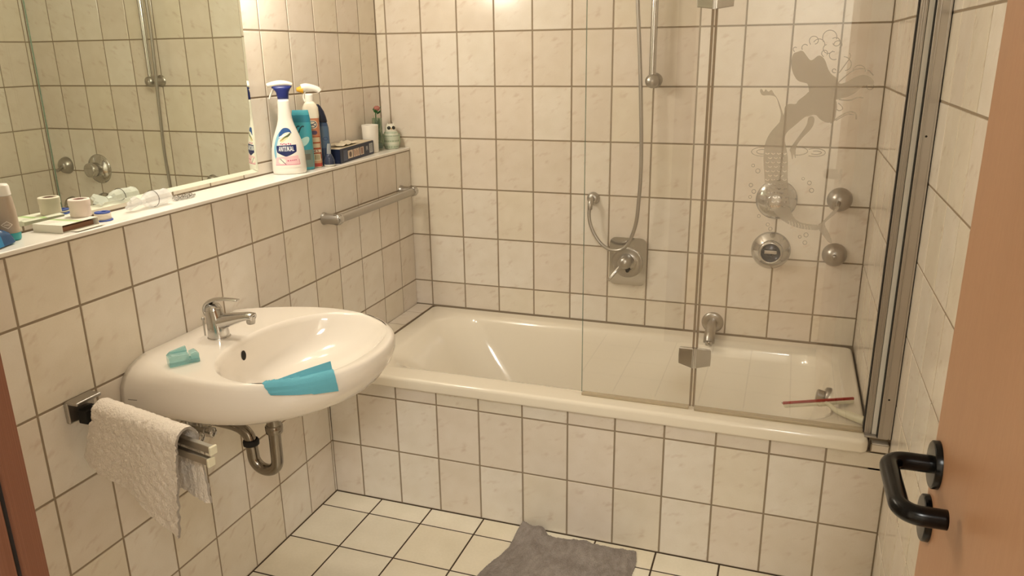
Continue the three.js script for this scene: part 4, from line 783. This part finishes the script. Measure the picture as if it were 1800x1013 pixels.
{
  const t = thing('tape_roll', 'pinkish white medical tape roll standing on the white carton', 'tape', [-0.070, LY + 0.0182, 1.553]);
  mesh('roll', lathe([[0.012, 0.0], [0.0215, 0.0], [0.0225, 0.002], [0.0222, 0.024], [0.0235, 0.026], [0.0235, 0.038], [0.0225, 0.0405], [0.012, 0.0405], [0.012, 0.0]], 36), plastic(0xf1e2d6, 0.7), t);
  mesh('core', lathe([[0.0122, 0.001], [0.0122, 0.0395], [0.0112, 0.0395], [0.0112, 0.001], [0.0122, 0.001]], 28), plastic(0xb98a86, 0.7), t);
}
{
  const t = thing('plaster_spool', 'small white plaster spool with blue rims beside the carton', 'spool', [-0.052, LY, 1.510]);
  mesh('rim', lathe([[0.005, 0], [0.021, 0], [0.0215, 0.0015], [0.021, 0.003], [0.005, 0.003]], 32), plastic(0x2b4da8, 0.35), t);
  mesh('tape', lathe([[0.006, 0.003], [0.0185, 0.003], [0.0185, 0.018], [0.006, 0.018]], 32), plastic(0xeadfce, 0.7), t);
  mesh('rim', lathe([[0.005, 0.018], [0.017, 0.018], [0.0175, 0.0195], [0.017, 0.021], [0.008, 0.021], [0.008, 0.013]], 32), plastic(0x2b4da8, 0.35), t);
}
{
  const gl = phy({ color: 0xffffff, transmission: 0.55, thickness: 0, roughness: 0.12, ior: 1.6 });
  const t = thing('crystal_perfume', 'lying clear crystal flask with fan stopper and thin dark band', 'flask', [-0.062, LY, 1.335], 0);
  const prof = [[0, -0.048], [0.008, -0.048], [0.0095, -0.036], [0.016, -0.028], [0.0205, -0.014], [0.021, 0.006], [0.0195, 0.024], [0.021, 0.036], [0.019, 0.045], [0, 0.047]];
  const g = new THREE.LatheGeometry(prof.map(([r, y]) => V2(Math.max(r, 1e-5), y)), 12).toNonIndexed(); g.computeVertexNormals(); g.rotateX(-Math.PI / 2); g.translate(0, 0.0212, 0);
  mesh('flask', g, gl, t);
  const fan = new THREE.ExtrudeGeometry(new THREE.Shape([V2(-0.005, 0), V2(0.005, 0), V2(0.021, 0.026), V2(0.015, 0.036), V2(0.006, 0.032), V2(0, 0.039), V2(-0.006, 0.032), V2(-0.015, 0.036), V2(-0.021, 0.026)]), { depth: 0.006, bevelEnabled: true, bevelSize: 0.0015, bevelThickness: 0.002, bevelSegments: 1 });
  fan.translate(0, 0, -0.003); fan.rotateX(Math.PI / 2); fan.rotateZ(0.85); fan.translate(0, 0.0212, 0.047);
  mesh('stopper', fan, gl, t);
  const band = new THREE.TorusGeometry(0.0213, 0.0007, 8, 40); band.translate(0, 0.0222, 0.004); mesh('band', band, std({ color: 0x3a2c24, roughness: 0.4 }), t);
}
{
  const t = thing('silver_chain', 'small heap of silver chain lying beyond the crystal flask', 'chain', [-0.070, LY, 1.222]);
  for (let i = 0; i < 46; i++) {
    const a = i * 0.62, r = 0.004 + 0.010 * Math.abs(Math.sin(i * 0.37)), link = mesh('link', new THREE.TorusGeometry(0.0042, 0.0011, 6, 12), M.chrome, t);
    link.position.set(r * Math.cos(a), 0.0045 + 0.004 * Math.abs(Math.sin(i * 1.7)) * (1 - i / 60), lerp(0.03, -0.035, i / 45) + 0.006 * Math.sin(a)); link.rotation.set(rr(0, 3), rr(0, 3), rr(0, 3));
  }
}

// ---------------------------------------------------------------- squeegee on the bath rim, mat on the floor
{
  const y = TY + 0.016, L = hit(1378, 711, 'y', y), Rr = hit(1500, 703, 'y', y), J = hit(1452, 709, 'y', y), E2 = hit(1521, 741, 'y', y + 0.002);
  const t = thing('squeegee', 'white shower squeegee with red strip lying on the bath rim', 'squeegee');
  const d = Rr.clone().sub(L), len = d.length(), ang = Math.atan2(-d.z, d.x), mid = L.clone().add(Rr).multiplyScalar(0.5);
  const hd = mesh('head', rbox(len, 0.010, 0.014, 0.003), M.ivory, t); hd.position.copy(mid).add(V(0, -0.003, 0.004)); hd.rotation.y = ang;
  mesh('red_strip', rbox(len + 0.004, 0.008, 0.007, 0.0015, 0, 0.0075, -0.003), plastic(0xa8382f, 0.45), hd);
  mesh('rubber_blade', rbox(len * 0.98, 0.0016, 0.016, 0.0006, 0, 0.0, -0.014), plastic(0x8f877c, 0.6), hd);
  const n = V(Math.sin(ang), 0, Math.cos(ang));
  mesh('handle', sweep([J, J.clone().addScaledVector(n, 0.015).add(V(0.002, 0.002, 0)), J.clone().lerp(E2, 0.35).add(V(-0.008, 0, 0.012)), J.clone().lerp(E2, 0.65).add(V(-0.004, 0, 0.006)), E2], (k) => lerp(0.0065, 0.0125, sm(0.15, 0.8, k)), { seg: 40, N: 20 }), M.ivory, t);
  mesh('yoke', rbox(0.042, 0.009, 0.014, 0.003, 0, 0, 0), M.ivory, t).position.copy(J).add(V(-0.006, -0.002, 0.004)); t.children[t.children.length - 1].rotation.y = ang;
}
{
  const P0 = V(0.742, 0, 0.748), P1 = V(1.120, 0, 0.752), P2 = V(1.175, 0, 1.22), P3 = V(0.615, 0, 1.24), gr = [], N = 150;
  for (let j = 0; j <= N; j++) { const r = []; for (let i = 0; i <= N; i++) {
    const a = i / N, b = j / N, p = P0.clone().lerp(P1, a).lerp(P3.clone().lerp(P2, a), b);
    const edge = Math.min(a, 1 - a, b, 1 - b), e = sm(0, 0.07, edge);
    p.x += 0.006 * noise3(a * 3, b * 3, 11) * (1 - e) + 0.010 * Math.sin(b * 4) * (1 - a); p.z += 0.010 * Math.max(0, noise3(a * 4, b * 4, 12)) + 0.03 * a * (1 - a) * (1 - b);
    const fold = Math.exp(-(((a * 1.0 - 0.17 - b * 0.1) / 0.05) ** 2)) * sm(0.5, 0, b) * 0.016 + Math.exp(-(((a - 0.55 + b * 0.4) / 0.09) ** 2)) * 0.007;
    p.y = 0.004 + 0.013 * e + fold + 0.003 * noise3(a * 6, b * 6, 13) * e + 0.0012 * noise3(a * 60, b * 60, 14) + 0.002 * noise3(a * 14, b * 14, 15) + 0.030 * Math.exp(-((a / 0.16) ** 2) - ((b / 0.14) ** 2));
    r.push(p);
  } gr.push(r.reverse()); }
  solo('bath_mat', 'dark grey plush bath mat rumpled against the tiled bath front', 'bath mat', sheet(gr.map((r) => r.slice().reverse()).reverse(), 0.004), M.mat);
}

renderer.render(scene, camera);
